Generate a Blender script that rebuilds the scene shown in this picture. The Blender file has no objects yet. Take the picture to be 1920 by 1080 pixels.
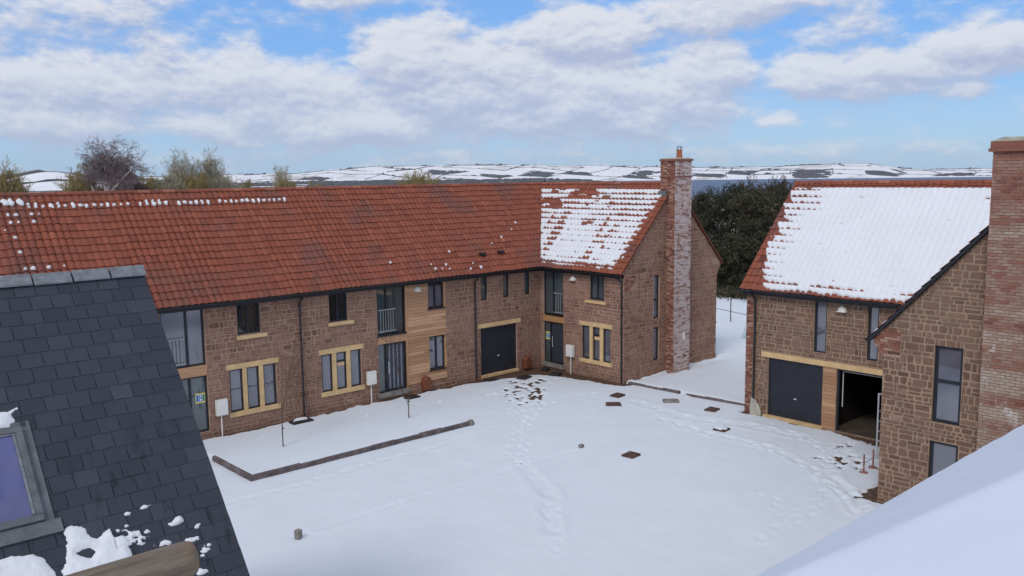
import bpy, math, random
import numpy as np
from math import radians, sin, cos, tan, pi, atan2, sqrt, floor
random.seed(7)
scene = bpy.context.scene
COL = scene.collection

# ------------------------------------------------------------------ camera
CAMZ = 9.0
HAZE = 1.7e-5
PITCH, ROLL, YAW = radians(7.34982), radians(-.73958), radians(42.1263)
def _rot(v):
    x, y, z = v
    return (cos(YAW)*x + sin(YAW)*y, -sin(YAW)*x + cos(YAW)*y, z)
_fw = (0, cos(PITCH), -sin(PITCH)); _up = (0, sin(PITCH), cos(PITCH)); _rt = (1, 0, 0)
_c, _s = cos(ROLL), sin(ROLL)
_r = tuple(_c*a + _s*b for a, b in zip(_rt, _up)); _u = tuple(-_s*a + _c*b for a, b in zip(_rt, _up))
FW, RR, UU = _rot(_fw), _rot(_r), _rot(_u)
cd = bpy.data.cameras.new('camera'); cam = bpy.data.objects.new('camera', cd); COL.objects.link(cam)
cd.sensor_width = 36; cd.lens = 1630.7/1920*36; cd.clip_start = .1; cd.clip_end = 60000
from mathutils import Matrix, Vector
cam.matrix_world = Matrix(((RR[0], UU[0], -FW[0], 0), (RR[1], UU[1], -FW[1], 0), (RR[2], UU[2], -FW[2], CAMZ), (0, 0, 0, 1)))
scene.camera = cam
HEAD = atan2(FW[1], FW[0])          # heading of the view, radians from +X

# ------------------------------------------------------------------ node helper
class NT:
    def __init__(s, tree): s.t = tree; s.n = tree.nodes; s.l = tree.links
    def node(s, typ, **k):
        n = s.n.new(typ)
        for a, b in k.items(): setattr(n, a, b)
        return n
    def lk(s, a, b): s.l.new(a, b)
    def put(s, sock, v):
        if isinstance(v, bpy.types.NodeSocket): s.lk(v, sock)
        else: sock.default_value = v
    def m(s, op, a, b=None, c=None, clamp=False):
        n = s.node('ShaderNodeMath', operation=op, use_clamp=clamp)
        s.put(n.inputs[0], a)
        if b is not None: s.put(n.inputs[1], b)
        if c is not None: s.put(n.inputs[2], c)
        return n.outputs[0]
    def vm(s, op, a, b=None, out=0):
        n = s.node('ShaderNodeVectorMath', operation=op); s.put(n.inputs[0], a)
        if b is not None: s.put(n.inputs[1], b)
        return n.outputs[out]
    def mix(s, f, a, b, mode='MIX'):
        n = s.node('ShaderNodeMix', data_type='RGBA', blend_type=mode)
        s.put(n.inputs[0], f)
        for i, v in ((6, a), (7, b)):
            s.put(n.inputs[i], v if isinstance(v, bpy.types.NodeSocket) else (*v[:3], 1))
        return n.outputs[2]
    def noise(s, vec, scale, detail=3, rough=.5, dim='3D', out=0, w=None, dist=0):
        n = s.node('ShaderNodeTexNoise', noise_dimensions=dim)
        if vec is not None: s.lk(vec, n.inputs['Vector'])
        n.inputs['Scale'].default_value = scale; n.inputs['Detail'].default_value = detail
        n.inputs['Roughness'].default_value = rough; n.inputs['Distortion'].default_value = dist
        return n.outputs[out]
    def ramp(s, f, stops, interp='LINEAR'):
        n = s.node('ShaderNodeValToRGB'); n.color_ramp.interpolation = interp
        e = n.color_ramp.elements
        while len(e) < len(stops): e.new(.5)
        for i, (p, c) in enumerate(stops): e[i].position = p; e[i].color = (*c, 1) if len(c) == 3 else c
        s.put(n.inputs[0], f); return n.outputs[0]
    def sstep(s, a, b, x):
        n = s.node('ShaderNodeMapRange', interpolation_type='SMOOTHSTEP')
        s.put(n.inputs[0], x); s.put(n.inputs[1], a); s.put(n.inputs[2], b); n.inputs[3].default_value = 0; n.inputs[4].default_value = 1
        return n.outputs[0]

# ------------------------------------------------------------------ world: sky with procedural clouds, in direction space
SUN_TO = Vector((-.80, -.34, .82)).normalized()
SUN_EL = math.asin(SUN_TO.z); SUN_AZ = atan2(SUN_TO.x, SUN_TO.y)
w = bpy.data.worlds.new('World'); scene.world = w; w.use_nodes = True
N = NT(w.node_tree); N.n.clear()
sky = N.node('ShaderNodeTexSky', sky_type='NISHITA', sun_disc=False, sun_elevation=SUN_EL, sun_rotation=SUN_AZ)
sky.air_density = 1.0; sky.dust_density = .6; sky.ozone_density = 1.6
# cloud density as a node group of (az, el) in degrees to the right of the view heading / above the horizon
g = bpy.data.node_groups.new('cloud_density', 'ShaderNodeTree')
g.interface.new_socket('az', in_out='INPUT', socket_type='NodeSocketFloat')
g.interface.new_socket('el', in_out='INPUT', socket_type='NodeSocketFloat')
g.interface.new_socket('d', in_out='OUTPUT', socket_type='NodeSocketFloat')
G = NT(g); gi = G.node('NodeGroupInput'); go = G.node('NodeGroupOutput')
az, el = gi.outputs[0], gi.outputs[1]
def px_az(x): return math.degrees(math.atan((x-960)/1630.7))
def px_el(x, y): return math.degrees(math.atan((342-.0130*x - y)/1650.0))
comb = G.node('ShaderNodeCombineXYZ'); G.lk(az, comb.inputs[0]); G.put(comb.inputs[1], G.m('MULTIPLY', el, 2.0)); 
warp = G.noise(comb.outputs[0], .45, 3, .55, out=1)
wv = G.vm('SCALE', G.vm('SUBTRACT', warp, (.5, .5, .5))); wv.node.inputs['Scale'].default_value = 3.0
sepw = G.node('ShaderNodeSeparateXYZ'); G.lk(wv, sepw.inputs[0])
aw = G.m('ADD', az, sepw.outputs[0]); ew = G.m('ADD', el, G.m('MULTIPLY', sepw.outputs[1], .45))
BL = [(790,115,120,75,1.0),(905,165,230,95,1.0),(1100,72,135,48,.95),(1300,150,120,62,.8),(1150,190,250,80,.95),
      (560,185,210,62,.78),(385,172,240,62,.72),(130,185,240,58,.8),(640,235,330,50,.85),(250,42,110,40,.62),(30,140,120,50,.5),(470,120,60,40,.5),(640,8,130,26,.6),
      (1340,32,140,42,.75),(1420,20,160,26,.6),(1600,150,170,42,.9),(1830,122,130,42,.95),(1465,230,45,17,.6),(1800,185,50,20,.45),
      (70,235,210,45,.8),(50,70,110,60,.55),(1000,215,330,42,.85),(1540,190,110,18,.5),(330,120,70,60,.5),(1700,210,80,16,.25),
      (1000,290,900,22,.32),(120,285,200,16,.35),(1560,75,90,45,.45),(1860,70,60,30,.35),(520,30,70,22,.3)]
acc = None
for bx, by, rx, ry, a in BL:
    u0, v0 = px_az(bx), px_el(bx, by); ru, rv = rx*.0352*1.25, ry*.0348*1.3
    du = G.m('MULTIPLY', G.m('SUBTRACT', aw, u0), 1/ru); dv = G.m('MULTIPLY', G.m('SUBTRACT', ew, v0), 1/rv)
    r2 = G.m('ADD', G.m('MULTIPLY', du, du), G.m('MULTIPLY', dv, dv))
    e = G.m('MULTIPLY', G.m('SUBTRACT', 1.0, r2, clamp=True), a)
    acc = e if acc is None else G.m('SMOOTH_MAX', acc, e, .22)
# elsewhere in the sky: loose cloud so that the light is that of a half clouded day
outside = G.sstep(34, 46, G.m('ABSOLUTE', az)); high = G.sstep(13, 20, el)
n2 = G.noise(comb.outputs[0], .06, 5, .55)
gen = G.m('MULTIPLY', G.m('MULTIPLY', G.m('SUBTRACT', n2, .30), 3.6, clamp=True), G.m('MAXIMUM', outside, high))
acc = G.m('MAXIMUM', acc, gen)
n1 = G.noise(comb.outputs[0], .26, 8, .54)
n3 = G.noise(comb.outputs[0], 1.5, 6, .6)
f = G.m('ADD', G.m('MULTIPLY', G.m('SUBTRACT', n1, .5), 1.35), G.m('MULTIPLY', G.m('SUBTRACT', n3, .5), .36))
G.lk(G.m('ADD', acc, G.m('MULTIPLY', f, .95)), go.inputs[0])
tc = N.node('ShaderNodeTexCoord'); sep = N.node('ShaderNodeSeparateXYZ'); N.lk(tc.outputs['Generated'], sep.inputs[0])
x, y, z = sep.outputs
fwd = N.m('ADD', N.m('MULTIPLY', x, cos(HEAD)), N.m('MULTIPLY', y, sin(HEAD)))
rgt = N.m('ADD', N.m('MULTIPLY', x, sin(HEAD)), N.m('MULTIPLY', y, -cos(HEAD)))
azn = N.m('MULTIPLY', N.m('ARCTAN2', rgt, fwd), 57.2958)
eln = N.m('MULTIPLY', N.m('ARCSINE', z), 57.2958)
def dens(da, de):
    n = N.node('ShaderNodeGroup'); n.node_tree = g
    N.put(n.inputs[0], N.m('ADD', azn, da)); N.put(n.inputs[1], N.m('ADD', eln, de)); return n.outputs[0]
d0 = dens(0, 0); d1 = dens(-.3, 1.1)
cover = N.sstep(.06, .58, d0)
lit = N.sstep(-.32, .36, N.m('SUBTRACT', d0, d1))
thick = N.sstep(.5, 1.3, d0)
d2 = dens(-.12, .38); lit2 = N.sstep(-.16, .18, N.m('SUBTRACT', d0, d2))
lit = N.m('SUBTRACT', N.m('ADD', N.m('MULTIPLY', lit, .62), N.m('MULTIPLY', lit2, .38)), N.m('MULTIPLY', thick, .10), clamp=True)
CK = 1.0
cl = N.mix(lit, (4.9*CK, 5.4*CK, 7.1*CK), (8.0*CK, 8.2*CK, 8.8*CK))
hz = N.sstep(9.0, 0.0, eln)
skyc = N.mix(1.0, sky.outputs[0], (.80, 1.12, 1.42), 'MULTIPLY')
# clear sky colour held near the photograph's: deeper blue overhead, pale at the horizon
skyc2 = N.mix(hz, (2.2, 4.6, 9.2), (4.5, 6.4, 8.9))
skyc = N.mix(.75, skyc, skyc2)
cover = N.m('MULTIPLY', cover, N.m('SUBTRACT', .93, N.m('MULTIPLY', hz, .22)))
full = N.mix(cover, skyc, cl)
bg = N.node('ShaderNodeBackground'); N.lk(full, bg.inputs[0]); bg.inputs[1].default_value = .095
wo = N.node('ShaderNodeOutputWorld'); N.lk(bg.outputs[0], wo.inputs[0])
w.cycles.sampling_method = 'MANUAL'; w.cycles.sample_map_resolution = 512

sd = bpy.data.lights.new('sun', 'SUN'); sd.energy = 1.22; sd.angle = radians(17); sd.color = (1, .95, .89)
so = bpy.data.objects.new('sun', sd); COL.objects.link(so)
so.rotation_euler = (-SUN_TO).to_track_quat('-Z', 'Y').to_euler()
scene.view_settings.view_transform = 'Standard'; scene.view_settings.look = 'None'
scene.view_settings.gamma = 1; scene.view_settings.exposure = 0.0

# ------------------------------------------------------------------ materials
def mat(name, rough=.8, spec=.3):
    m = bpy.data.materials.new(name); m.use_nodes = True
    T = NT(m.node_tree); b = m.node_tree.nodes['Principled BSDF']
    b.inputs['Roughness'].default_value = rough; b.inputs['Specular IOR Level'].default_value = spec
    tcn = T.node('ShaderNodeTexCoord')
    geo = T.node('ShaderNodeNewGeometry')
    T.pos = geo.outputs['Position']; T.b = b; T.geo = geo
    at = T.node('ShaderNodeAttribute', attribute_name='tone'); T.tone = at.outputs['Fac']
    return m, T, b
def bump(T, h, strength=.3, dist=.02):
    n = T.node('ShaderNodeBump'); n.inputs['Strength'].default_value = strength; n.inputs['Distance'].default_value = dist
    T.lk(h, n.inputs['Height']); T.lk(n.outputs[0], T.b.inputs['Normal'])
def scaled(T, sx, sy, sz):
    n = T.node('ShaderNodeMapping'); n.inputs['Scale'].default_value = (sx, sy, sz); T.lk(T.pos, n.inputs[0]); return n.outputs[0]

def m_stone(name, cols, stain=.62, smear=(.345, .205, .155)):
    m, T, b = mat(name, .92, .15)
    c = T.ramp(T.tone, cols)
    n = T.noise(T.pos, 9, 5, .65); c = T.mix(T.m('MULTIPLY', T.sstep(.35, .8, n), .45), c, (.16, .10, .08))
    n2 = T.noise(T.pos, .55, 4, .6); c = T.mix(T.m('MULTIPLY', T.sstep(.42, .66, n2), stain), c, smear)
    n4 = T.noise(T.pos, 30, 2, .5)
    T.lk(c, b.inputs['Base Color']); bump(T, T.m('ADD', n, T.m('MULTIPLY', n4, .5)), .5, .02); return m
M = {}
M['stone'] = m_stone('red_sandstone_rubble', [(0, (.15, .082, .058)), (.3, (.225, .125, .088)), (.6, (.285, .162, .116)), (.85, (.34, .20, .145)), (1, (.44, .28, .21))])
M['stone2'] = m_stone('brown_sandstone_rubble', smear=(.27, .175, .12), stain=.45, cols=[(0, (.125, .072, .052)), (.3, (.18, .104, .074)), (.6, (.228, .136, .098)), (.85, (.275, .172, .125)), (1, (.35, .24, .175))])
def m_flat(name, col, rough=.8, spec=.3, var=.15, sc=6, dark=None, bmp=.15):
    m, T, b = mat(name, rough, spec)
    n = T.noise(T.pos, sc, 5, .6)
    c = T.mix(T.m('MULTIPLY', T.sstep(.3, .75, n), 1.0), tuple(v*(1-var) for v in col), tuple(min(1, v*(1+var)) for v in col))
    T.lk(c, b.inputs['Base Color'])
    if bmp: bump(T, T.noise(T.pos, sc*6, 3, .6), bmp, .01)
    return m
M['mortar'] = m_flat('lime_mortar', (.41, .27, .20), .95, .1, .16, 1.6)
M['mortar2'] = m_flat('buff_mortar', (.37, .265, .185), .95, .1, .16, 1.6)
M['sandstone'] = m_flat('yellow_sandstone', (.68, .475, .25), .85, .2, .12, 3)
def m_brick(name, white, cols):
    m, T, b = mat(name, .9, .15)
    c = T.ramp(T.tone, cols)
    n = T.noise(T.pos, 14, 4, .6); c = T.mix(T.m('MULTIPLY', T.sstep(.4, .8, n), .4), c, (.15, .08, .06))
    if white:
        p = scaled(T, 3.2, 2.2, 1.0); a = T.noise(p, 1.0, 5, .7)
        f = T.sstep(.60-white*.3, .70-white*.22, a)
        fine = T.sstep(.34, .56, T.noise(scaled(T, 3.2, 3.2, 13), 1, 4, .6))
        c = T.mix(T.m('MULTIPLY', T.m('MULTIPLY', f, fine), .85), c, (.70, .62, .60))
    T.lk(c, b.inputs['Base Color']); bump(T, n, .4, .01); return m
BR = [(0, (.12, .055, .045)), (.2, (.22, .085, .062)), (.5, (.30, .13, .092)), (.8, (.37, .195, .14)), (1, (.47, .32, .25))]
M['brick'] = m_brick('old_red_brick', 0, BR)
M['brick_white'] = m_brick('brick_with_lime_bloom', 1.0, BR)
M['brick_mix'] = m_brick('reclaimed_brick', 0.06, [(0, (.10, .05, .042)), (.10, (.20, .08, .062)), (.28, (.30, .13, .095)), (.5, (.34, .20, .15)), (.72, (.385, .265, .205)), (1, (.46, .37, .30))])
def m_tile():
    m, T, b = mat('orange_red_pantile', .75, .3)
    c = T.ramp(T.tone, [(0, (.135, .044, .029)), (.15, (.20, .060, .036)), (.5, (.272, .078, .043)), (.85, (.325, .100, .055)), (1, (.40, .155, .09))])
    n = T.noise(T.pos, .5, 4, .6); c = T.mix(T.m('MULTIPLY', T.sstep(.46, .68, n), .65), c, (.15, .075, .062))
    n2 = T.noise(T.pos, 12, 4, .6); c = T.mix(T.m('MULTIPLY', T.sstep(.45, .8, n2), .25), c, (.17, .06, .045))
    T.lk(c, b.inputs['Base Color']); bump(T, n2, .2, .01); return m
M['tile'] = m_tile()
def m_slate():
    m, T, b = mat('blue_grey_slate', .55, .25)
    c = T.ramp(T.tone, [(0, (.033, .038, .050)), (.5, (.045, .051, .066)), (1, (.062, .069, .085))])
    n = T.noise(T.pos, 5, 6, .7); c = T.mix(T.m('MULTIPLY', T.sstep(.4, .8, n), .35), c, (.033, .037, .050))
    # meltwater runs: dark wet streaks below the lying snow (their own shape, elongated down the slope)
    p = scaled(T, 6.5, 1.3, 1.3); s = T.noise(p, 1, 4, .6, dist=.3)
    sp = T.node('ShaderNodeSeparateXYZ'); T.lk(T.pos, sp.inputs[0])
    low = T.m('MULTIPLY', T.sstep(6.1, 5.1, sp.outputs[2]), T.sstep(1.9, 2.7, sp.outputs[0]))
    wet = T.m('MULTIPLY', T.sstep(.54, .64, s), low)
    c = T.mix(T.m('MULTIPLY', wet, .65), c, (.012, .014, .018))
    T.lk(c, b.inputs['Base Color'])
    T.lk(T.m('SUBTRACT', .6, T.m('MULTIPLY', wet, .3)), b.inputs['Roughness'])
    bump(T, T.noise(T.pos, 22, 5, .7), .35, .008); return m
M['slate'] = m_slate()
M['ridge_grey'] = m_flat('grey_ridge_tile', (.20, .215, .23), .8, .3, .25, 8)
def m_snow(name, col, b1=.25, sc=3.0):
    m, T, b = mat(name, .65, .25)
    n = T.noise(T.pos, .8, 5, .55)
    c = T.mix(T.sstep(.35, .7, n), tuple(v*.965 for v in col), col); T.lk(c, b.inputs['Base Color'])
    h = T.m('ADD', T.noise(T.pos, sc, 5, .6), T.m('MULTIPLY', T.noise(T.pos, sc*9, 3, .6), .2))
    bump(T, h, b1, .05); return m
M['snow'] = m_snow('lying_snow', (.755, .80, .84), .45, 1.7)  # dimmer and bluer than the field snow: cloud shade put into the colour
M['snow_roof'] = m_snow('roof_snow', (.80, .815, .835), .25, 6)
M['snow_far'] = None
def m_soil():
    m, T, b = mat('wet_brown_soil', .9, .2)
    n = T.noise(T.pos, 6, 6, .7)
    T.lk(T.ramp(n, [(.25, (.055, .032, .022)), (.5, (.12, .072, .05)), (.75, (.20, .13, .09))]), b.inputs['Base Color']); bump(T, n, .8, .06); return m
M['soil'] = m_soil()
M['black'] = m_flat('black_painted_metal', (.018, .021, .027), .42, .4, .1, 4, bmp=0)
M['frame'] = m_flat('anthracite_frame', (.016, .020, .028), .38, .45, .1, 4, bmp=0)
M['garage'] = m_flat('charcoal_garage_door', (.024, .028, .040), .5, .4, .12, 3, bmp=0)
M['door'] = m_flat('dark_grey_door', (.045, .052, .068), .45, .4, .1, 4, bmp=0)
M['doorlight'] = m_flat('pale_door_strip', (.20, .23, .29), .3, .5, .1, 4, bmp=0)
M['white'] = m_flat('white_plastic', (.80, .79, .76), .5, .4, .04, 3, bmp=0)
M['cream'] = m_flat('cream_lamp_cover', (.82, .80, .72), .4, .4, .04, 3, bmp=0)
M['gasbrown'] = m_flat('red_brown_plastic', (.20, .065, .035), .6, .3, .25, 10)
M['alu'] = m_flat('aluminium_tube', (.62, .64, .66), .35, .6, .1, 4, bmp=0)
M['railing'] = m_flat('grey_railing', (.30, .32, .33), .4, .5, .1, 4, bmp=0)
M['rust'] = m_flat('rusty_pink_steel', (.33, .15, .13), .8, .3, .3, 10)
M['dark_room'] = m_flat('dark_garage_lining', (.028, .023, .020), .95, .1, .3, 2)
M['concrete'] = m_flat('grey_concrete', (.26, .235, .215), .95, .1, .3, 5, bmp=.5)
M['kerb'] = m_flat('dark_kerb_stone', (.165, .135, .135), .95, .1, .35, 3, bmp=.6)
M['block'] = m_flat('brown_wet_block', (.105, .062, .05), .85, .2, .35, 6, bmp=.6)
M['iron'] = m_flat('dark_wet_iron', (.035, .028, .026), .7, .3, .3, 8)
M['stake'] = m_flat('weathered_stake', (.17, .13, .10), .9, .2, .2, 8)
M['interior'] = m_flat('pale_room_lining', (.5, .5, .5), .9, .1, .05, 2, bmp=0)
M['cap'] = m_flat('pale_mossy_flaunching', (.40, .38, .30), .95, .1, .3, 5, bmp=.5)
M['terracotta'] = m_flat('terracotta_pot', (.40, .14, .08), .8, .3, .15, 8)
M['orange'] = m_flat('orange_sticker', (.75, .33, .045), .6, .3, .03, 3, bmp=0)
M['blue'] = m_flat('blue_sign_panel', (.02, .16, .45), .6, .3, .03, 3, bmp=0)
M['yellow'] = m_flat('yellow_sign_border', (.72, .60, .10), .6, .3, .03, 3, bmp=0)
M['green'] = m_flat('green_sign_panel', (.03, .22, .12), .6, .3, .03, 3, bmp=0)
M['teal'] = m_flat('teal_net', (.16, .48, .46), .8, .2, .1, 3, bmp=0)
M['lead'] = m_flat('lead_flashing', (.14, .15, .16), .7, .3, .25, 5)
def m_wood(name, cols, along='x', rough=.75):
    m, T, b = mat(name, rough, .25)
    s = {'x': (1.2, 14, 14), 'z': (14, 14, 1.2)}[along]
    n = T.noise(scaled(T, *s), 1, 5, .65, dist=.4)
    c = T.ramp(T.tone, cols)
    c = T.mix(T.m('MULTIPLY', T.sstep(.4, .75, n), .45), c, tuple(v*.55 for v in cols[0][1]))
    T.lk(c, b.inputs['Base Color']); bump(T, n, .2, .01); return m
M['cedar'] = m_wood('cedar_boarding', [(0, (.40, .215, .12)), (.5, (.52, .30, .175)), (1, (.63, .39, .23))])
M['oak'] = m_wood('fresh_oak', [(0, (.40, .21, .09)), (1, (.52, .29, .13))])
def m_log():
    m, T, b = mat('weathered_round_timber', .85, .2)
    n = T.noise(scaled(T, 4, 26, 26), 1, 6, .7, dist=.5); n2 = T.noise(T.pos, 7, 4, .6)
    c = T.ramp(n, [(.3, (.105, .085, .066)), (.55, (.19, .155, .12)), (.75, (.26, .22, .18))])
    c = T.mix(T.m('MULTIPLY', T.sstep(.5, .75, n2), .5), c, (.30, .17, .09))
    T.lk(c, b.inputs['Base Color']); bump(T, n, .5, .01); return m
M['log'] = m_log()
def m_glass(name, base, ior, rough=.02):
    m, T, b = mat(name, rough, .5)
    n = T.noise(T.pos, .9, 3, .5)
    T.lk(T.mix(T.sstep(.3, .7, n), tuple(v*.7 for v in base), base), b.inputs['Base Color'])
    b.inputs['IOR'].default_value = ior
    bump(T, T.noise(T.pos, 1.3, 2, .5), .10, .02)
    return m
M['glass'] = m_glass('window_glass', (.145, .15, .19), 2.3)
M['glass_dark'] = m_glass('dark_window_glass', (.02, .024, .027), 1.9)
M['glass_sky'] = m_glass('rooflight_glass', (.115, .125, .30), 1.75)
M['glass_teal'] = m_glass('tinted_side_pane', (.07, .095, .105), 2.1)
def m_bark(name, col):
    m, T, b = mat(name, .9, .15)
    n = T.noise(T.pos, 3, 4, .6)
    T.lk(T.mix(T.sstep(.3, .7, n), tuple(v*.7 for v in col), tuple(v*1.25 for v in col)), b.inputs['Base Color']); return m
M['birch'] = m_bark('birch_bark', (.56, .51, .47)); M['twig_purple'] = m_bark('purple_brown_twigs', (.135, .095, .085))
M['twig_birch'] = m_bark('grey_purple_birch_twigs', (.21, .165, .165)); M['twig_olive'] = m_bark('olive_willow_twigs', (.27, .215, .095)); M['twig_brown'] = m_bark('dark_brown_twigs', (.088, .066, .055))
M['twig_pale'] = m_bark('pale_grey_olive_twigs', (.34, .31, .23)); M['bark'] = m_bark('dark_bark', (.085, .07, .055))
def m_leaf():
    m, T, b = mat('dark_evergreen_leaves', .7, .25)
    c = T.ramp(T.tone, [(0, (.018, .022, .013)), (.5, (.036, .040, .021)), (.85, (.068, .064, .034)), (1, (.12, .095, .058))])
    T.lk(c, b.inputs['Base Color']); return m
M['leaf'] = m_leaf()
M['leaf_brown'] = m_bark('brown_dead_foliage', (.10, .07, .04))
def m_wood_far():
    m, T, b = mat('hazed_bare_woodland', .95, .1)
    n = T.noise(T.pos, .03, 5, .6)
    T.lk(T.ramp(n, [(.3, (.075, .082, .100)), (.55, (.115, .112, .118)), (.75, (.18, .155, .13))]), b.inputs['Base Color']); return m  # pale blue-grey of distance haze is mixed into the woodland colour
M['woods'] = m_wood_far()
def m_terrain():
    m, T, b = mat('snowy_fields', .8, .2)
    n = T.noise(T.pos, .0016, 5, .6); n2 = T.noise(T.pos, .012, 6, .65)
    v = T.node('ShaderNodeTexVoronoi', feature='F1', voronoi_dimensions='2D'); v.inputs['Scale'].default_value = .0042; T.lk(T.pos, v.inputs['Vector'])
    vs = T.node('ShaderNodeSeparateColor'); T.lk(v.outputs['Color'], vs.inputs[0])
    c = T.mix(T.sstep(.35, .65, n2), (.86, .86, .88), (.93, .92, .90))  # brighter, warmer than the yard snow: sunshine on the hills put into the colour
    fld = T.m('MULTIPLY', T.sstep(.80, .84, vs.outputs[0]), T.sstep(.40, .62, n2))
    c = T.mix(T.m('MULTIPLY', fld, .6), c, (.36, .29, .20))
    T.lk(c, b.inputs['Base Color']); return m
M['terrain'] = m_terrain()
def m_water():
    m, T, b = mat('grey_blue_estuary', .5, .25)
    b.inputs['Base Color'].default_value = (.09, .14, .23, 1); b.inputs['IOR'].default_value = 1.33
    bump(T, T.noise(T.pos, .05, 4, .6), .6, 1.0); return m
M['water'] = m_water()

# ------------------------------------------------------------------ mesh helpers
ORG = {}
class MB:
    def __init__(s): s.v = []; s.f = []; s.t = []
    def face(s, pts, tone=.5):
        i = len(s.v); s.v += [tuple(p) for p in pts]; s.f.append(tuple(range(i, i+len(pts)))); s.t.append(tone)
    def grid(s, V, F, tone=.5):
        i = len(s.v); s.v += [tuple(p) for p in V]
        s.f += [tuple(a+i for a in f) for f in F]; s.t += ([tone]*len(F) if not hasattr(tone, '__len__') else list(tone))
    def hexa(s, P, tone=.5):        # P: 8 points, 0-3 bottom loop, 4-7 top loop
        s.grid(P, [(3, 2, 1, 0), (4, 5, 6, 7), (0, 1, 5, 4), (1, 2, 6, 5), (2, 3, 7, 6), (3, 0, 4, 7)], tone)
    def box(s, x0, x1, y0, y1, z0, z1, tone=.5):
        s.hexa([(x0, y0, z0), (x1, y0, z0), (x1, y1, z0), (x0, y1, z0), (x0, y0, z1), (x1, y0, z1), (x1, y1, z1), (x0, y1, z1)], tone)
    def tube(s, pts, r, n=8, tone=.5, cap=True):
        P = [Vector(p) for p in pts]; R = r if hasattr(r, '__len__') else [r]*len(P); rings = []
        for i, p in enumerate(P):
            d = (P[min(i+1, len(P)-1)] - P[max(i-1, 0)]).normalized()
            a = d.orthogonal().normalized() if i == 0 else (pa - d*pa.dot(d)).normalized()
            pa = a; b = d.cross(a)
            rings.append([p + (a*cos(2*pi*k/n) + b*sin(2*pi*k/n))*R[i] for k in range(n)])
        V = [q for rr in rings for q in rr]; F = []
        for i in range(len(P)-1):
            for k in range(n): F.append((i*n+k, i*n+(k+1) % n, (i+1)*n+(k+1) % n, (i+1)*n+k))
        if cap: F.append(tuple(range(n-1, -1, -1))); F.append(tuple((len(P)-1)*n+k for k in range(n)))
        s.grid(V, F, tone)
    def build(s, name, m, parent=None, org=None, smooth=False, fix=True):
        o_ = ORG.get(parent.name, (0, 0, 0)) if parent else (org or (0, 0, 0))
        me = bpy.data.meshes.new(name)
        V = np.array(s.v, dtype=float).reshape(-1, 3) - np.array(o_)
        me.from_pydata(V.tolist(), [], s.f); me.update()
        if fix:
            import bmesh
            bm = bmesh.new(); bm.from_mesh(me); bmesh.ops.recalc_face_normals(bm, faces=bm.faces[:]); bm.to_mesh(me); bm.free()
        at = me.attributes.new('tone', 'FLOAT', 'FACE'); at.data.foreach_set('value', np.array(s.t, dtype=np.float32))
        if smooth: me.polygons.foreach_set('use_smooth', [True]*len(me.polygons))
        me.materials.append(m); ob = bpy.data.objects.new(name, me); COL.objects.link(ob)
        if parent: ob.parent = parent; ORG[ob.name] = o_
        else: ob.location = o_; ORG[ob.name] = o_
        return ob
def thing(name, label, cat, loc, group=None):
    o = bpy.data.objects.new(name, None); COL.objects.link(o); o.location = loc; ORG[o.name] = tuple(loc)
    o.empty_display_size = .2
    tag(o, label, cat, group); return o
def tag(o, label=None, cat=None, group=None, kind=None):
    if label: o['label'] = label
    if cat: o['category'] = cat
    if group: o['group'] = group
    if kind: o['kind'] = kind
    return o
def hsh(*a):
    h = 2166136261
    for v in a:
        h = ((h ^ (int(v) & 0xffffffff))*16777619) & 0xffffffff
        h ^= h >> 13; h = (h*0x5bd1e995) & 0xffffffff; h ^= h >> 15
    return h/4294967296.0
def vnoise(x, y, seed=0):
    x = np.asarray(x, float); y = np.asarray(y, float)
    xi = np.floor(x).astype(np.int64); yi = np.floor(y).astype(np.int64); fx = x-xi; fy = y-yi
    fx = fx*fx*(3-2*fx); fy = fy*fy*(3-2*fy)
    def h(a, b):
        n = (a*374761393 + b*668265263 + seed*974634777) & 0x7fffffff
        n = ((n ^ (n >> 13))*1274126177) & 0x7fffffff
        return ((n ^ (n >> 16)) & 0xffff)/65535.0
    return (h(xi, yi)*(1-fx)+h(xi+1, yi)*fx)*(1-fy) + (h(xi, yi+1)*(1-fx)+h(xi+1, yi+1)*fx)*fy
def fbm(x, y, oct=4, seed=0):
    a = 0; t = 0; k = 1.0; s = 1.0
    for i in range(oct): a = a + k*vnoise(np.asarray(x)*s, np.asarray(y)*s, seed+i); t += k; k *= .5; s *= 2.03
    return a/t

def soft(a, b, x): t = np.clip((x-a)/(b-a), 0, 1); return t*t*(3-2*t)
# wall planes: P(u, z, n) -> point; n = outwards
YA, XB, YG, XC, XD = 29.16, 28.17, 24.05, 28.0, 22.77
PLN = {'A': lambda u, z, n: (u, YA-n, z), 'B': lambda u, z, n: (XB-n, u, z), 'G': lambda u, z, n: (u, YG-n, z),
       'C': lambda u, z, n: (XC-n, u, z), 'D': lambda u, z, n: (XD-n, u, z)}
def pbox(mb, P, u0, u1, z0, z1, n0, n1, tone=.5):
    mb.hexa([P(u0, z0, n0), P(u1, z0, n0), P(u1, z0, n1), P(u0, z0, n1), P(u0, z1, n0), P(u1, z1, n0), P(u1, z1, n1), P(u0, z1, n1)], tone)
def clip_poly(poly, hp):             # hp: (a, b, c) keep a*u + b*z <= c
    a, b, c = hp; out = []
    for i in range(len(poly)):
        p, q = poly[i], poly[(i+1) % len(poly)]; dp = a*p[0]+b*p[1]-c; dq = a*q[0]+b*q[1]-c
        if dp <= 0: out.append(p)
        if dp*dq < 0: t = dp/(dp-dq); out.append((p[0]+t*(q[0]-p[0]), p[1]+t*(q[1]-p[1])))
    return out
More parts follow.
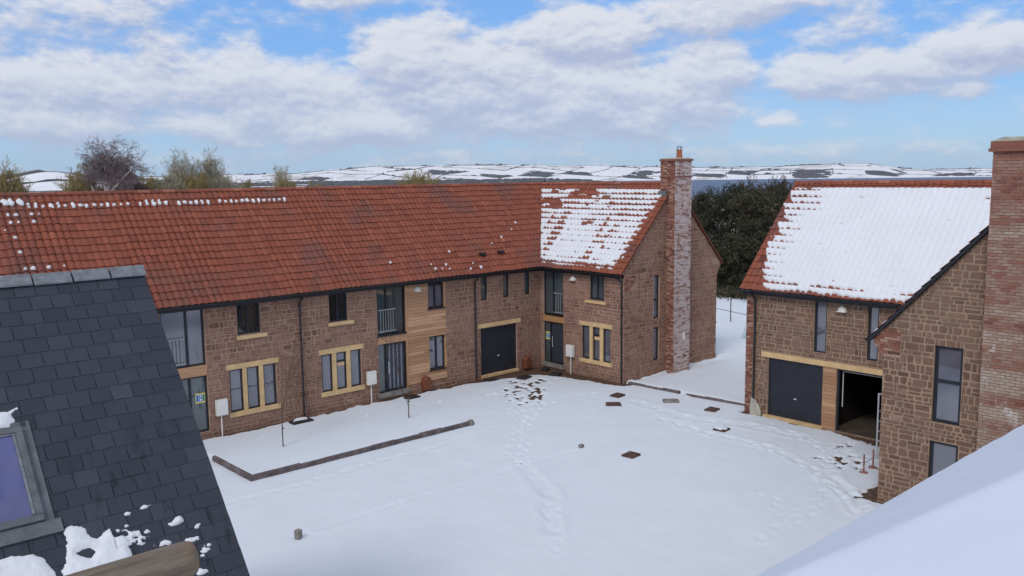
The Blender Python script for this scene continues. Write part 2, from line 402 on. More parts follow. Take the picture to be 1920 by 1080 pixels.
def rect_minus(r, o):
    u0, u1, z0, z1 = r; a, b, c, d = o
    if u1 <= a or u0 >= b or z1 <= c or z0 >= d: return [r]
    out = []
    if u0 < a: out.append((u0, a, z0, z1))
    if u1 > b: out.append((b, u1, z0, z1))
    m0, m1 = max(u0, a), min(u1, b)
    if z0 < c: out.append((m0, m1, z0, c))
    if z1 > d: out.append((m0, m1, d, z1))
    return out
def area(p): return abs(sum(p[i][0]*p[(i+1) % len(p)][1]-p[(i+1) % len(p)][0]*p[i][1] for i in range(len(p))))/2
def lay(mb, P, u0, u1, z0, z1, openings, rng, mode='rubble', hps=(), base=.0, gap=.013, proud=.014, tonef=None):
    z = z0; row = 0
    while z < z1-.02:
        h = {'rubble': rng.choice([.08, .11, .13, .15, .18, .21, .24]), 'brick': .075}[mode]
        h = min(h, z1-z)
        if mode == 'rubble' and z1-(z+h) < .06: h = z1-z
        u = u0 - (rng.random()*.3 if mode == 'rubble' else (.1125 if row % 2 else 0))
        while u < u1:
            if mode == 'rubble': wd = rng.choice([.10, .14, .18, .22, .26, .32, .42])*(.85+.3*rng.random())
            else: wd = .225
            cells = [(u, u+wd, z, z+h)]
            if mode == 'rubble' and h > .18 and rng.random() < .33:
                s_ = z+h*(.4+.2*rng.random()); cells = [(u, u+wd, z, s_), (u, u+wd, s_, z+h)]
            for cl_ in cells:
                rs = [(max(cl_[0], u0), min(cl_[1], u1), cl_[2], cl_[3])]
                for o in openings: rs = [q for r in rs for q in rect_minus(r, o)]
                for r in rs:
                    if r[1]-r[0] < .035 or r[3]-r[2] < .025: continue
                    g_ = gap/2 if mode == 'brick' else gap*(.5+.5*rng.random())
                    a, b, c, d = r[0]+g_, r[1]-g_, r[2]+g_, r[3]-g_
                    if b-a < .02 or d-c < .015: continue
                    if mode == 'rubble':
                        j = min(.022, (b-a)*.14, (d-c)*.16); J = lambda: rng.uniform(0, j)
                        k = .3*min(b-a, d-c) if rng.random() < .6 else .12*min(b-a, d-c)
                        poly = [(a+J()+k*rng.random(), c+J()), (b-J()-k*rng.random(), c+J()), (b-J(), c+J()+k*rng.random()), (b-J(), d-J()-k*rng.random()),
                                (b-J()-k*rng.random(), d-J()), (a+J()+k*rng.random(), d-J()), (a+J(), d-J()-k*rng.random()), (a+J(), c+J()+k*rng.random())]
                    else: poly = [(a, c), (b, c), (b, d), (a, d)]
                    for hp in hps:
                        poly = clip_poly(poly, hp)
                        if len(poly) < 3: break
                    if len(poly) < 3 or area(poly) < .0008: continue
                    cu = sum(p[0] for p in poly)/len(poly); cz = sum(p[1] for p in poly)/len(poly)
                    pr = proud*(.5+rng.random()); e = .9 if mode == 'rubble' else .96; n_ = len(poly)
                    V = [P(p[0], p[1], base) for p in poly] + [P(cu+(p[0]-cu)*e, cz+(p[1]-cz)*e, base+pr) for p in poly]
                    F = [tuple(range(n_, 2*n_))] + [(i, (i+1) % n_, n_+(i+1) % n_, n_+i) for i in range(n_)]
                    t = rng.random() if mode == 'brick' else min(1, max(0, rng.gauss(.48, .19)))
                    if tonef: t = tonef(t, cu, cz, rng)
                    mb.grid(V, F, t)
            u += wd
        z += h; row += 1
def backing(mb, P, u0, u1, z0, z1, openings, depth=.16, thick=.3, n0=0.0):
    us = sorted({u0, u1, *[v for o in openings for v in o[:2] if u0 < v < u1]}); zs = sorted({z0, z1, *[v for o in openings for v in o[2:] if z0 < v < z1]})
    for i in range(len(us)-1):
        for j in range(len(zs)-1):
            cu, cz = (us[i]+us[i+1])/2, (zs[j]+zs[j+1])/2
            if any(o[0] < cu < o[1] and o[2] < cz < o[3] for o in openings): continue
            mb.face([P(us[i], zs[j], n0), P(us[i+1], zs[j], n0), P(us[i+1], zs[j+1], n0), P(us[i], zs[j+1], n0)])
    for a, b, c, d in openings:
        a, b, c, d = max(a, u0), min(b, u1), max(c, z0), min(d, z1)
        for q in (((a, c), (a, d)), ((b, c), (b, d)), ((a, c), (b, c)), ((a, d), (b, d))):
            mb.face([P(*q[0], n0), P(*q[1], n0), P(*q[1], -depth), P(*q[0], -depth)])

# window: frame with a glass child
def window(parent, P, u0, u1, z0, z1, muls=(), trans=(), fw=.065, rec=.07, gm='glass', name='window', label=None):
    mb = MB(); n1 = -rec; n0 = -rec-.07
    pbox(mb, P, u0, u1, z0, z0+fw, n0, n1); pbox(mb, P, u0, u1, z1-fw, z1, n0, n1)
    pbox(mb, P, u0, u0+fw, z0+fw, z1-fw, n0, n1); pbox(mb, P, u1-fw, u1, z0+fw, z1-fw, n0, n1)
    for m_ in muls: pbox(mb, P, m_-fw*.6, m_+fw*.6, z0+fw, z1-fw, n0, n1+.004)
    for t_ in trans: pbox(mb, P, u0+fw, u1-fw, t_-fw*.55, t_+fw*.55, n0, n1+.006)
    w_ = mb.build(name, M['frame'], parent)
    if label: w_['label'] = label
    gb = MB(); pbox(gb, P, u0+fw*.4, u1-fw*.4, z0+fw*.4, z1-fw*.4, n0+.02, n0+.035)
    gb.build('glass', M[gm], w_); return w_
def slab(parent, name, P, u0, u1, z0, z1, n0, n1, mk, label=None, up=None):
    mb = MB(); pbox(mb, P, u0, u1, z0, z1, n0, n1); o = mb.build(name, M[mk], up or parent)
    if label: o['label'] = label
    return o
def balustrade(parent, P, u0, u1, z0, z1, n):
    mb = MB(); pbox(mb, P, u0, u1, z1-.04, z1, n-.02, n+.02); pbox(mb, P, u0, u1, z0, z0+.04, n-.02, n+.02)
    k = int((u1-u0)/.12)
    for i in range(1, k): u = u0+(u1-u0)*i/k; pbox(mb, P, u-.009, u+.009, z0+.04, z1-.04, n-.009, n+.009)
    return mb.build('balustrade', M['railing'], parent)
def lamp(parent, P, u, z):
    mb = MB(); n = 12; V = []; F = []
    for i in range(7):
        th = pi/2*i/6
        for k in range(n+1):
            ph = pi*k/n
            V.append(P(u+.165*cos(ph)*cos(th), z+.165*sin(th)*1.2-.08, .02+.14*sin(ph)*cos(th)))
    for i in range(6):
        for k in range(n): F.append((i*(n+1)+k, i*(n+1)+k+1, (i+1)*(n+1)+k+1, (i+1)*(n+1)+k))
    mb.grid(V, F); o = mb.build('wall_lamp', M['cream'], parent, smooth=True)
    b = MB(); pbox(b, P, u-.165, u+.165, z-.10, z-.08, 0.0, .16); b.build('lamp_base', M['white'], o)
def sold(parent, P, u, z, n, w_=.38, h=.15):
    mb = MB(); pbox(mb, P, u-w_/2, u+w_/2, z-h/2, z+h/2, n, n+.008); s_ = mb.build('sticker', M['orange'], parent)
    text('SOLD', s_, P, u, z, n+.011, .13, M['white'])
def text(body, parent, P, u, z, n, size, m):
    cu = bpy.data.curves.new('lettering', 'FONT'); cu.body = body; cu.size = size; cu.align_x = 'CENTER'; cu.align_y = 'CENTER'; cu.offset = .004
    o = bpy.data.objects.new('tmp', cu); COL.objects.link(o)
    dg = bpy.context.evaluated_depsgraph_get(); me = bpy.data.meshes.new_from_object(o.evaluated_get(dg)); bpy.data.objects.remove(o)
    a, b, c = Vector(P(0, 0, 0)), Vector(P(1, 0, 0)), Vector(P(0, 0, 1)); du = b-a
    flip = -1 if du.cross(Vector((0, 0, 1))).dot(c-a) < 0 else 1
    mb = MB(); V = [P(u+flip*v.co.x, z+v.co.y, n) for v in me.vertices]
    mb.grid(V, [tuple(p.vertices) for p in me.polygons]); mb.build('lettering', m, parent, fix=False)
def site_sign(parent, P, u0, u1, z0, z1, n):
    mb = MB(); pbox(mb, P, u0, u1, z0, z1, n, n+.006); s_ = mb.build('safety_sign', M['yellow'], parent)
    w_, h = u1-u0, z1-z0; b = .08*h
    def sub(nm, a0, a1, c0, c1, mk, k=1):
        q = MB(); pbox(q, P, u0+w_*a0, u0+w_*a1, z0+h*c0, z0+h*c1, n+.0065, n+.0085+.002*k); q.build(nm, M[mk], s_)
    sub('sign_panel', .06, .94, .12, .88, 'white', 0); sub('sign_panel', .34, .70, .16, .50, 'blue'); sub('sign_panel', .34, .70, .53, .84, 'blue')
    sub('sign_panel', .74, .92, .16, .84, 'green'); sub('sign_panel', .08, .30, .16, .84, 'blue')
    q = MB(); C0 = (u0+w_*.52, z0+h*.33)
    q.face([P(C0[0]+.035*cos(2*pi*k/12)*w_/.3, C0[1]+.035*sin(2*pi*k/12), n+.0125) for k in range(12)]); q.build('sign_symbol', M['white'], s_, fix=False); q = MB()
    C0 = (u0+w_*.52, z0+h*.68); q.face([P(C0[0]+.03*cos(2*pi*k/12), C0[1]+.035*sin(2*pi*k/12), n+.0125) for k in range(12)])
    q.build('sign_symbol', M['white'], s_, fix=False)
def gutter(parent, p0, p1, out, r=.065):
    p0, p1, out = Vector(p0), Vector(p1), Vector(out); mb = MB(); V = []; n = 8
    for p in (p0, p1):
        for k in range(n+1):
            a = pi*k/n; V.append(p + out*(r*cos(a)) + Vector((0, 0, -r*sin(a))))
    F = [(k, k+1, n+2+k, n+1+k) for k in range(n)]
    mb.grid(V, F)
    for p in (p0, p1): mb.face([p + out*(r*cos(pi*k/n)) + Vector((0, 0, -r*sin(pi*k/n))) for k in range(n+1)])
    L = (p1-p0).length; k = int(L/1.0)
    for i in range(k+1):                       # brackets and joints
        q = p0.lerp(p1, i/k); d = (p1-p0).normalized()*.025
        for s_ in (0,):
            V = []
            for qq in (q-d, q+d):
                for j in range(n+1): a = pi*j/n; V.append(qq + out*((r+.008)*cos(a)) + Vector((0, 0, -(r+.008)*sin(a))))
            mb.grid(V, [(j, j+1, n+2+j, n+1+j) for j in range(n)])
    return mb.build('gutter', M['black'], parent, fix=False)

# ------------------------------------------------------------------ pantile roofs
TW, TG, LIP, HP = .225, .325, .038, .058
def tprof(u): return HP*np.abs(np.sin(np.pi*u/TW))**.75
def roof_pt(o, ud, vd, nd, u, v, h): return (o[0]+ud[0]*u+vd[0]*v+nd[0]*h, o[1]+ud[1]*u+vd[1]*v+nd[1]*h, o[2]+ud[2]*u+vd[2]*v+nd[2]*h)
def pantiles(parent, o, ud, vd, nd, L, lo, hi, seed=1, K=6, name='roof'):
    mb = MB(); rows = int(math.ceil(L/TG)); rng = random.Random(seed)
    for r in range(rows):
        v0 = r*TG; v1 = min(L, v0+TG+.01); vm_ = (v0+v1)/2
        a, b = lo(vm_), hi(vm_); c0 = int(floor(a/TW)); c1 = int(math.ceil(b/TW))
        for c in range(c0, c1):
            ua, ub = max(a, c*TW), min(b, (c+1)*TW)
            if ub-ua < .02: continue
            t = min(1, max(0, rng.gauss(.5, .13))); dz = rng.uniform(-.005, .006); sk = rng.uniform(-.006, .006)
            us = [ua+(ub-ua)*k/K for k in range(K+1)]; sc = .42+.75*float(soft(.38, .60, vnoise(np.array(c*.31), np.array(seed*7.3+r*.07), 12)*.6+.4*vnoise(np.array(c*1.7), np.array(seed*3.1+r*.11), 14))); h = [float(tprof(np.array(u_)))*sc for u_ in us]
            V = [roof_pt(o, ud, vd, nd, u_+sk, v0-.015, h_+LIP+dz) for u_, h_ in zip(us, h)]
            V += [roof_pt(o, ud, vd, nd, u_, v1, h_+.002) for u_, h_ in zip(us, h)]
            V += [roof_pt(o, ud, vd, nd, u_+sk, v0-.012, h_+LIP+dz-.03) for u_, h_ in zip(us, h)]
            n = K+1
            mb.grid(V, [(k, k+1, n+k+1, n+k) for k in range(K)] + [(2*n+k, 2*n+k+1, k+1, k) for k in range(K)], t)
    # underlay closing the gaps beneath the tiles
    V = []
    for v in (-.02, L): V += [roof_pt(o, ud, vd, nd, lo(max(v, 0)), v, -.03), roof_pt(o, ud, vd, nd, hi(max(v, 0)), v, -.03)]
    mb.grid(V, [(0, 1, 3, 2)], 0)
    return mb.build(name, M['tile'], parent, fix=False, smooth=False)
def ridge_caps(parent, p0, p1, r=.115, step=.45, mk='tile', seed=3, name='ridge_tiles'):
    p0, p1 = Vector(p0), Vector(p1); d = (p1-p0); L = d.length; d.normalize(); s = d.cross(Vector((0, 0, 1))).normalized(); mb = MB(); rng = random.Random(seed)
    k = int(L/step); n = 8
    for i in range(k+1):
        a, b = i*step, min(L, (i+1)*step-.012)
        if b-a < .05: continue
        t = min(1, max(0, rng.gauss(.65, .2))); dz = rng.uniform(-.006, .006); V = []
        for q, rr in ((a, r), (b, r*.95)):
            for j in range(n+1):
                an = pi*j/n; c = p0 + d*q; V.append(c + s*(rr*cos(an)*1.15) + Vector((0, 0, rr*sin(an)-.05+dz)))
        mb.grid(V, [(j, j+1, n+2+j, n+1+j) for j in range(n)], t)
        mb.face(V[:n+1], t); mb.face(V[n+1:], t)
    return mb.build(name, M[mk], parent, fix=False)
def snow_on(parent, o, ud, vd, nd, ulo, uhi, L, fmask, step=.05, thick=.07, keep=.35, name='snow_cover', fine=.012, tilew=True):
    nu = int((uhi-ulo)/step); nv = int(L/step); U, V_ = np.meshgrid(np.linspace(ulo, uhi, nu+1), np.linspace(0, L, nv+1))
    m = fmask(U, V_)
    row = np.floor(V_/TG); vl = V_/TG-row
    th = (tprof(U)+LIP*(1-vl)) if tilew else np.zeros_like(U)
    s = np.clip(m/.22, 0, 1)**.6
    hgt = np.where(m > 0, th*keep + (HP*.85*(1-keep) if tilew else 0) + thick*s + fine*(fbm(U*9, V_*9, 3, 5)-.5)*2*s + .02*(fbm(U*2, V_*2, 2, 9)-.5)*s, th*.3-.02)
    if tilew: hgt = np.where(m > 0, np.maximum(hgt, th+.008), hgt)
    ok = m > 0
    idx = -np.ones(U.shape, int)
    fk = ok[:-1, :-1] | ok[1:, :-1] | ok[:-1, 1:] | ok[1:, 1:]
    use = np.zeros(U.shape, bool); use[:-1, :-1] |= fk; use[1:, :-1] |= fk; use[:-1, 1:] |= fk; use[1:, 1:] |= fk
    idx[use] = np.arange(use.sum())
    o_, ud_, vd_, nd_ = map(np.array, (o, ud, vd, nd))
    P = o_ + U[use][:, None]*ud_ + V_[use][:, None]*vd_ + hgt[use][:, None]*nd_
    jj, ii = np.nonzero(fk)
    F = np.stack([idx[jj, ii], idx[jj, ii+1], idx[jj+1, ii+1], idx[jj+1, ii]], 1)
    mb = MB(); mb.v = P.tolist(); mb.f = [tuple(f) for f in F.tolist()]; mb.t = [.5]*len(mb.f)
    o2 = mb.build(name, M['snow_roof'], parent, fix=False, smooth=True); o2['kind'] = 'stuff'; return o2
def mound(mb, c, ud, vd, nd, a, b, h, rng, n=10):
    V = [tuple(c[k]+nd[k]*h for k in range(3))]; F = []
    jit = [1+rng.uniform(-.28, .28) for _ in range(n)]
    for rr, hh in ((.5, .86), (.85, .5), (1.0, -.1)):
        for k in range(n):
            t = 2*pi*k/n; x_, y_ = a*cos(t)*rr*jit[k], b*sin(t)*rr*jit[k]
            V.append(tuple(c[q]+ud[q]*x_+vd[q]*y_+nd[q]*h*hh for q in range(3)))
    for k in range(n):
        F.append((0, 1+k, 1+(k+1) % n))
        for r_ in range(2): F.append((1+r_*n+k, 1+(r_+1)*n+k, 1+(r_+1)*n+(k+1) % n, 1+r_*n+(k+1) % n))
    mb.grid(V, F)

S_, C_ = .7165, .6976
# ================================================================== left terrace (wall facing -Y)
A = thing('stone_house', 'long sandstone terrace under a mostly bare orange tiled roof, with a cedar boarded bay', 'house', (14, 29.16, 0))
PA = PLN['A']
oA = [(10.50, 12.00, .25, 4.62), (13.19, 14.08, 3.50, 4.62), (12.80, 14.60, .70, 2.32), (16.90, 17.72, 3.50, 4.62), (16.48, 18.26, .76, 2.32),
      (19.07, 22.53, .22, 4.62), (24.50, 24.90, 3.54, 4.62), (25.83, 26.20, 3.54, 4.62), (27.16, 27.50, 3.54, 4.62), (24.46, 26.64, .14, 2.30)]
dz = [(12.70, 14.75, 2.28, 2.48), (12.68, 14.72, .58, .75), (13.15, 14.30, 3.33, 3.47), (16.34, 18.43, 2.29, 2.49), (16.44, 18.42, .64, .82), (16.84, 17.97, 3.35, 3.48),
      (24.30, 26.87, 2.30, 2.49), (24.44, 26.66, .06, .15), (9.0, 10.5, .2, 4.62)]
rng = random.Random(11)
mb = MB(); backing(mb, PA, -2, 28.17, -.15, 4.62, oA); mb.build('wall', M['mortar'], A, fix=False)
mb = MB(); lay(mb, PA, -1.95, 28.165, -.10, 4.62, oA+dz, rng); mb.build('wall_stones', M['stone'], A, fix=False)
mb = MB()
mb.box(-2, 28.2, YA+.35, YA+.4, -.1, 4.5); mb.box(-2, 34.9, 35.7, 35.9, -.1, 4.6); mb.build('inner_wall', M['interior'], A)
slab(A, 'fascia', PA, -2, 28.10, 4.62, 4.77, .0, .28, 'black')
OA = (0.0, 28.84, 4.79); ua, va, na = (1, 0, 0), (0, C_, S_), (0, -S_, C_); LR = 5.318
rA = pantiles(A, OA, ua, va, na, LR, lambda v: 0.0, lambda v: 27.86+C_*v, 1)
mb = MB(); V = [(-2, 36.3, 4.75), (31.56, 36.3, 4.75), (31.56, 32.55, 8.6), (-2, 32.55, 8.6)]; mb.face(V)
mb.face([(-2, 28.84, 4.72), (27.86, 28.84, 4.72), (31.56, 32.55, 8.52), (-2, 32.55, 8.52)]); mb.build('roof_back', M['tile'], A, fix=False)
ridge_caps(A, (-.5, 32.55, 8.60), (31.56, 32.55, 8.60))
gutter(A, (-2, 28.77, 4.80), (27.80, 28.77, 4.80), (0, 1, 0))
mb = MB(); mb.tube([(27.88, 28.87, 4.83), (31.56, 32.55, 8.62)], .05, 6); mb.build('valley_flashing', M['lead'], A)
for px in (15.62, 24.10):
    mb = MB(); mb.tube([(px, 28.77, 4.74), (px, 28.80, 4.62), (px, 29.06, 4.42), (px, 29.06, .05)], .036, 8)
    for z_ in (3.9, 2.4, .9): mb.tube([(px, 29.06, z_-.03), (px, 29.06, z_+.03)], .046, 8)
    mb.build('downpipe', M['black'], A)
# openings
slab(A, 'lintel_band', PA, 10.5, 12.0, 2.26, 2.62, -.12, .005, 'cedar'); slab(A, 'boarding', PA, 9.0, 10.5, .2, 4.62, -.02, .03, 'oak')
window(A, PA, 10.5, 12.0, 2.62, 4.62, muls=(11.39,), gm='glass', name='tall_window'); balustrade(A, PA, 10.56, 11.3, 2.75, 3.65, -.03)
d = window(A, PA, 10.5, 12.0, .25, 2.26, muls=(11.40,), gm='glass_teal', name='glazed_door'); site_sign(d, PA, 11.58, 11.93, 1.28, 1.63, -.108)
mb = MB(); pbox(mb, PA, 11.28, 11.31, 1.0, 1.32, -.06, -.03); mb.build('handle', M['alu'], d)
window(A, PA, 13.19, 14.08, 3.50, 4.62, muls=(13.62,), gm='glass_dark'); slab(A, 'window_sill', PA, 13.15, 14.30, 3.335, 3.465, -.07, .06, 'sandstone')
window(A, PA, 16.90, 17.72, 3.50, 4.62, muls=(17.31,), gm='glass_dark'); slab(A, 'window_sill', PA, 16.84, 17.97, 3.355, 3.48, -.07, .06, 'sandstone')
def triple(H, P, u0, u1, z0, z1, L, flip=False, tr=False):
    """three lights between yellow stone mullions"""
    fr = slab(H, 'stone_surround', P, min(u0, u1)-.08, max(u0, u1)+.10, z1, z1+.19, -.1, .022, 'sandstone')
    mb = MB(); pbox(mb, P, min(u0, u1)-.06, max(u0, u1)+.10, z0-.17, z0, -.1, .045); mb.build('window_sill', M['sandstone'], H)
    ed = sorted(L); 
    for i in range(len(ed)-1):
        slab(H, 'mullion', P, ed[i][1], ed[i+1][0], z0, z1, -.1, .012, 'sandstone')
    out = []
    for k, (a, b) in enumerate(ed):
        out.append(window(H, P, a, b, z0, z1, fw=.055, rec=.05, trans=((z1-.36,) if (tr and k == 1) else ())))
    return out
triple(A, PA, 12.80, 14.60, .74, 2.29, [(12.80, 13.30), (13.45, 13.93), (14.09, 14.58)])
t2 = triple(A, PA, 16.48, 18.26, .81, 2.29, [(16.49, 16.96), (17.13, 17.59), (17.76, 18.24)], tr=True)
sold(t2[1], PA, 17.35, 1.80, -.085)
window(A, PA, 19.07, 20.43, 2.68, 4.62, muls=(19.55,), gm='glass_teal', name='tall_window'); balustrade(A, PA, 19.13, 19.98, 2.80, 3.72, -.03)
slab(A, 'window_sill', PA, 19.05, 20.46, 2.62, 2.68, -.05, .05, 'black')
slab(A, 'lintel_band', PA, 19.07, 20.43, 2.32, 2.62, -.1, .012, 'cedar')
def plank_door(H, P, u0, u1, z0, z1, side, pane, strips=True):
    """black framed door with a glazed side pane; side = u where the leaf starts"""
    w_ = window(H, P, min(u0, side), max(u0, side), z0, z1, gm=pane, fw=.04, name='side_pane')
    a, b = min(side, u1), max(side, u1); mb = MB()
    pbox(mb, P, a, b, z0, z0+.05, -.14, -.05); pbox(mb, P, a, b, z1-.07, z1, -.14, -.05); pbox(mb, P, a, a+.05, z0, z1, -.139, -.049); pbox(mb, P, b-.05, b, z0, z1, -.139, -.049)
    dr = mb.build('door', M['frame'], H); mb = MB(); n = 7
    for i in range(n):
        x0 = a+.06+(b-a-.12)*i/n; x1 = a+.06+(b-a-.12)*(i+1)/n-.012; pbox(mb, P, x0, x1, z0+.06, z1-.08, -.12, -.085)
    mb.build('door_leaf', M['door'], dr)
    if strips:
        for i in range(4):
            c = a+(b-a)*(.2+.2*i); mb = MB(); pbox(mb, P, c-.035, c+.035, z0+.12, z1-.12, -.09, -.08); mb.build('glazing_strip', M['doorlight'], dr)
    hz_ = a+.13 if side == a else b-.13
    mb = MB(); mb.tube([P(hz_, z0+.75, -.05), P(hz_, z0+1.25, -.05)], .014, 6); mb.tube([P(hz_, z0+.8, -.085), P(hz_, z0+.8, -.05)], .01, 6); mb.tube([P(hz_, z0+1.2, -.085), P(hz_, z0+1.2, -.05)], .01, 6); mb.build('handle', M['alu'], dr)
    return dr, w_
plank_door(A, PA, 19.07, 20.43, .30, 2.32, 19.46, 'glass_teal')
slab(A, 'door_step', PA, 18.98, 20.5, .12, .30, -.14, .10, 'concrete')
def boards(H, P, u0, u1, z0, z1, holes, seed, mk='cedar', name='cladding'):
    mb = MB(); r_ = random.Random(seed); z = z0
    while z < z1-.02:
        h = min(.135, z1-z); u = u0
        while u < u1-.01:
            wd = min(r_.uniform(.9, 2.2), u1-u)
            t = r_.random()
            for q in [(u, u+wd-.003, z, z+h-.008)]:
                rs = [q]
                for o in holes: rs = [k for r in rs for k in rect_minus(r, o)]
                for r in rs:
                    if r[1]-r[0] > .01 and r[3]-r[2] > .01: pbox(mb, P, *r, -.02, .012+.006*r_.random(), t)
            u += wd
        z += h
    return mb.build(name, M[mk], H)
hc = [(21.60, 22.45, 3.50, 4.62), (21.62, 22.46, .86, 2.30)]
boards(A, PA, 20.43, 22.53, .42, 4.62, hc, 5)
mb = MB(); backing(mb, PA, 20.43, 22.53, .2, 4.62, hc, n0=-.03); mb.build('wall', M['cedar'], A, fix=False)
mb = MB(); lay(mb, PA, 20.45, 22.53, -.05, .42, [], random.Random(3), base=-.02); mb.build('plinth', M['stone'], A, fix=False)
slab(A, 'corner_board', PA, 20.43, 20.50, .42, 4.62, .0, .035, 'cedar')
window(A, PA, 21.60, 22.45, 3.50, 4.50, muls=(22.02,)); window(A, PA, 21.62, 22.46, .86, 2.30, muls=(22.03,))
slab(A, 'window_sill', PA, 21.56, 22.50, .82, .86, -.05, .05, 'black'); slab(A, 'window_sill', PA, 21.56, 22.50, 3.45, 3.50, -.05, .05, 'black')
lamp(A, PA, 21.05, 4.40)
for a, b in ((24.50, 24.90), (25.83, 26.20), (27.16, 27.50)):
    window(A, PA, a, b, 3.54, 4.62, gm='glass_teal', name='slim_window', fw=.06)
slab(A, 'garage_lintel', PA, 24.30, 26.87, 2.30, 2.49, -.1, .022, 'sandstone'); slab(A, 'garage_threshold', PA, 24.44, 26.66, .04, .15, -.1, .10, 'sandstone')
def garage(H, P, u0, u1, z0, z1, hu=None):
    mb = MB(); pbox(mb, P, u0, u1, z1-.06, z1, -.14, -.07); pbox(mb, P, u0, u0+.05, z0, z1-.06, -.14, -.07); pbox(mb, P, u1-.05, u1, z0, z1-.06, -.14, -.07)
    n = int((u1-u0-.1)/.09)
    for i in range(n):
        a = u0+.05+(u1-u0-.1)*i/n; b = u0+.05+(u1-u0-.1)*(i+1)/n; pbox(mb, P, a+.008, b-.008, z0, z1-.06, -.13, -.088)
    pbox(mb, P, u0+.05, u1-.05, z0, z1-.06, -.135, -.097)
    d = mb.build('garage_door', M['garage'], H)
    m2 = MB(); c = (u0+u1)/2; pbox(m2, P, c-.05, c+.05, z0+.75, z0+.79, -.088, -.06); m2.build('handle', M['alu'], d); return d
garage(A, PA, 24.46, 26.64, .15, 2.30)
# melting snow left as lumps on the tiles
mb = MB(); rs = random.Random(21)
def on(o, ud, vd, nd, u, v, h): return tuple(o[k]+ud[k]*u+vd[k]*v+nd[k]*h for k in range(3))
def lump(c, r, px, a=None, b=None):
    a = a or rs.uniform(.07, .13); b = b or a*rs.uniform(.8, 1.4)
    mound(mb, on(OA, ua, va, na, c, r, LIP+HP*.7), ua, va, na, a, b, .06, rs)
rowtop = 15*TG
for c in range(int(5.0/TW), int(17.4/TW)):
    x = (c+.5)*TW
    if 10.7 < x < 11.0: continue
    if x < 7.4: 
        for q in (15, 14.8): lump(x+rs.uniform(-.05, .05), q*TG+.05, 0, .09, .12)
    elif x < 16.8 and rs.random() < .94: lump(x+rs.uniform(-.02, .02), 14*TG+.10+rs.uniform(-.02, .03), 0, rs.uniform(.045, .085), rs.uniform(.05, .13))
    elif rs.random() < .25: lump(x, 14*TG+.1, 0, .05, .05)
    if 7.4 < x < 12 and rs.random() < .25: lump(x, 14.7*TG, 0, .05, .06)
for c, r in ((22, 13), (23, 13), (24, 13.0), (22, 12), (23, 12), (24.5, 12), (25, 13), (22, 8.1), (23, 7), (22.2, 6), (23.1, 6), (24.2, 6), (22.6, 5), (24, 5), (25, 5), (22, 5.0), (23.3, 4), (25, 4), (26, 6), (21, 11), (22.3, 10)):
    if rs.random() < .9: lump(round((c+.5)*.30/TW)*TW+TW/2, r*TG+.1, 0, rs.uniform(.03, .075))
for x, v in ((20.0, 1.0), (21.9, .7), (22.0, .45), (22.35, .42), (22.65, .62), (22.7, .36), (23.2, 1.3), (23.8, .25), (24.1, .55), (24.4, .3), (25.8, 1.55),
             (26.6, 1.9), (27.5, 2.3), (28.0, 2.7)): lump(x, v, 0, rs.uniform(.03, .068))
sA = mb.build('snow_lumps', M['snow_roof'], rA, fix=False, smooth=True); sA['kind'] = 'stuff'
for x, v in ((24.9, 1.0), (26.0, 1.02)):        # two dark tile vents near the eaves
    mb = MB(); c = on(OA, ua, va, na, x, v, .1); mb.box(c[0]-.14, c[0]+.14, c[1]-.10, c[1]+.08, c[2]-.06, c[2]+.05); mb.build('tile_vent', M['black'], rA)

# ================================================================== corner house (wall facing -X, gable facing -Y)
B = thing('stone_house', 'sandstone corner house with patchy roof snow and a whitened brick chimney up its gable', 'house', (28.17, 24.05, 0))
PB, PG = PLN['B'], PLN['G']
oB = [(27.66, 28.96, .25, 4.62), (25.17, 26.02, 3.53, 4.62), (24.80, 26.50, .76, 2.34)]
dzB = [(24.62, 26.70, 2.32, 2.52), (24.66, 26.70, .64, .81), (25.06, 26.26, 3.36, 3.49)]
mb = MB(); backing(mb, PB, 24.05, 29.16, -.15, 4.62, oB); backing(mb, PG, 28.17, 34.95, -.15, 4.62, [(30.17, 30.60, 2.62, 4.56), (30.17, 30.60, .72, 2.23)])
mb.face([PG(28.17, 4.62, 0), PG(34.95, 4.62, 0), PG(35.27, 4.70, 0), PG(31.56, 8.52, 0), PG(27.85, 4.70, 0)])
wB = mb.build('wall', M['mortar'], B, fix=False)
mb = MB(); lay(mb, PB, 24.04, 29.14, -.10, 4.62, oB+dzB, rng)
hpB = [(-1.027, 1, 4.70-27.85*1.027), (1.027, 1, 4.70+35.27*1.027)]
kb = (28.15, 29.05, 4.05, 4.72)
lay(mb, PG, 28.16, 34.96, -.10, 8.6, [(30.17, 30.60, 2.62, 4.56), (30.17, 30.60, .72, 2.23), (31.06, 32.24, -1, 9), kb, (34.60, 35.4, 4.3, 5.0)], rng, hps=hpB)
mb.build('wall_stones', M['stone'], B, fix=False)
mb = MB(); lay(mb, PG, 28.17, 29.0, 4.05, 4.72, [], rng, 'brick', hps=hpB+[(.9, -1, .9*28.75-4.25)], proud=.01)
mb.build('brick_kneeler', M['brick'], B, fix=False)
mb = MB()
for k, (a, z_) in enumerate(((35.02, 4.28), (35.12, 4.42), (35.22, 4.56))): mb.box(34.60, a, YG-.015, YG+.3, z_, z_+.135)
mb.build('stone_kneeler', M['stone'], B)
mb = MB(); mb.face([(34.95, 24.05, -.1), (34.95, 36, -.1), (34.95, 36, 4.6), (34.95, 24.05, 4.6)]); mb.box(28.6, 34.8, 24.5, 24.55, -.1, 4.5)
mb.box(28.55, 28.6, 24.5, 29.3, -.1, 4.5); mb.build('inner_wall', M['mortar'], B, fix=False)
slab(B, 'fascia', PB, 24.05, 28.86, 4.62, 4.77, .0, .28, 'black')
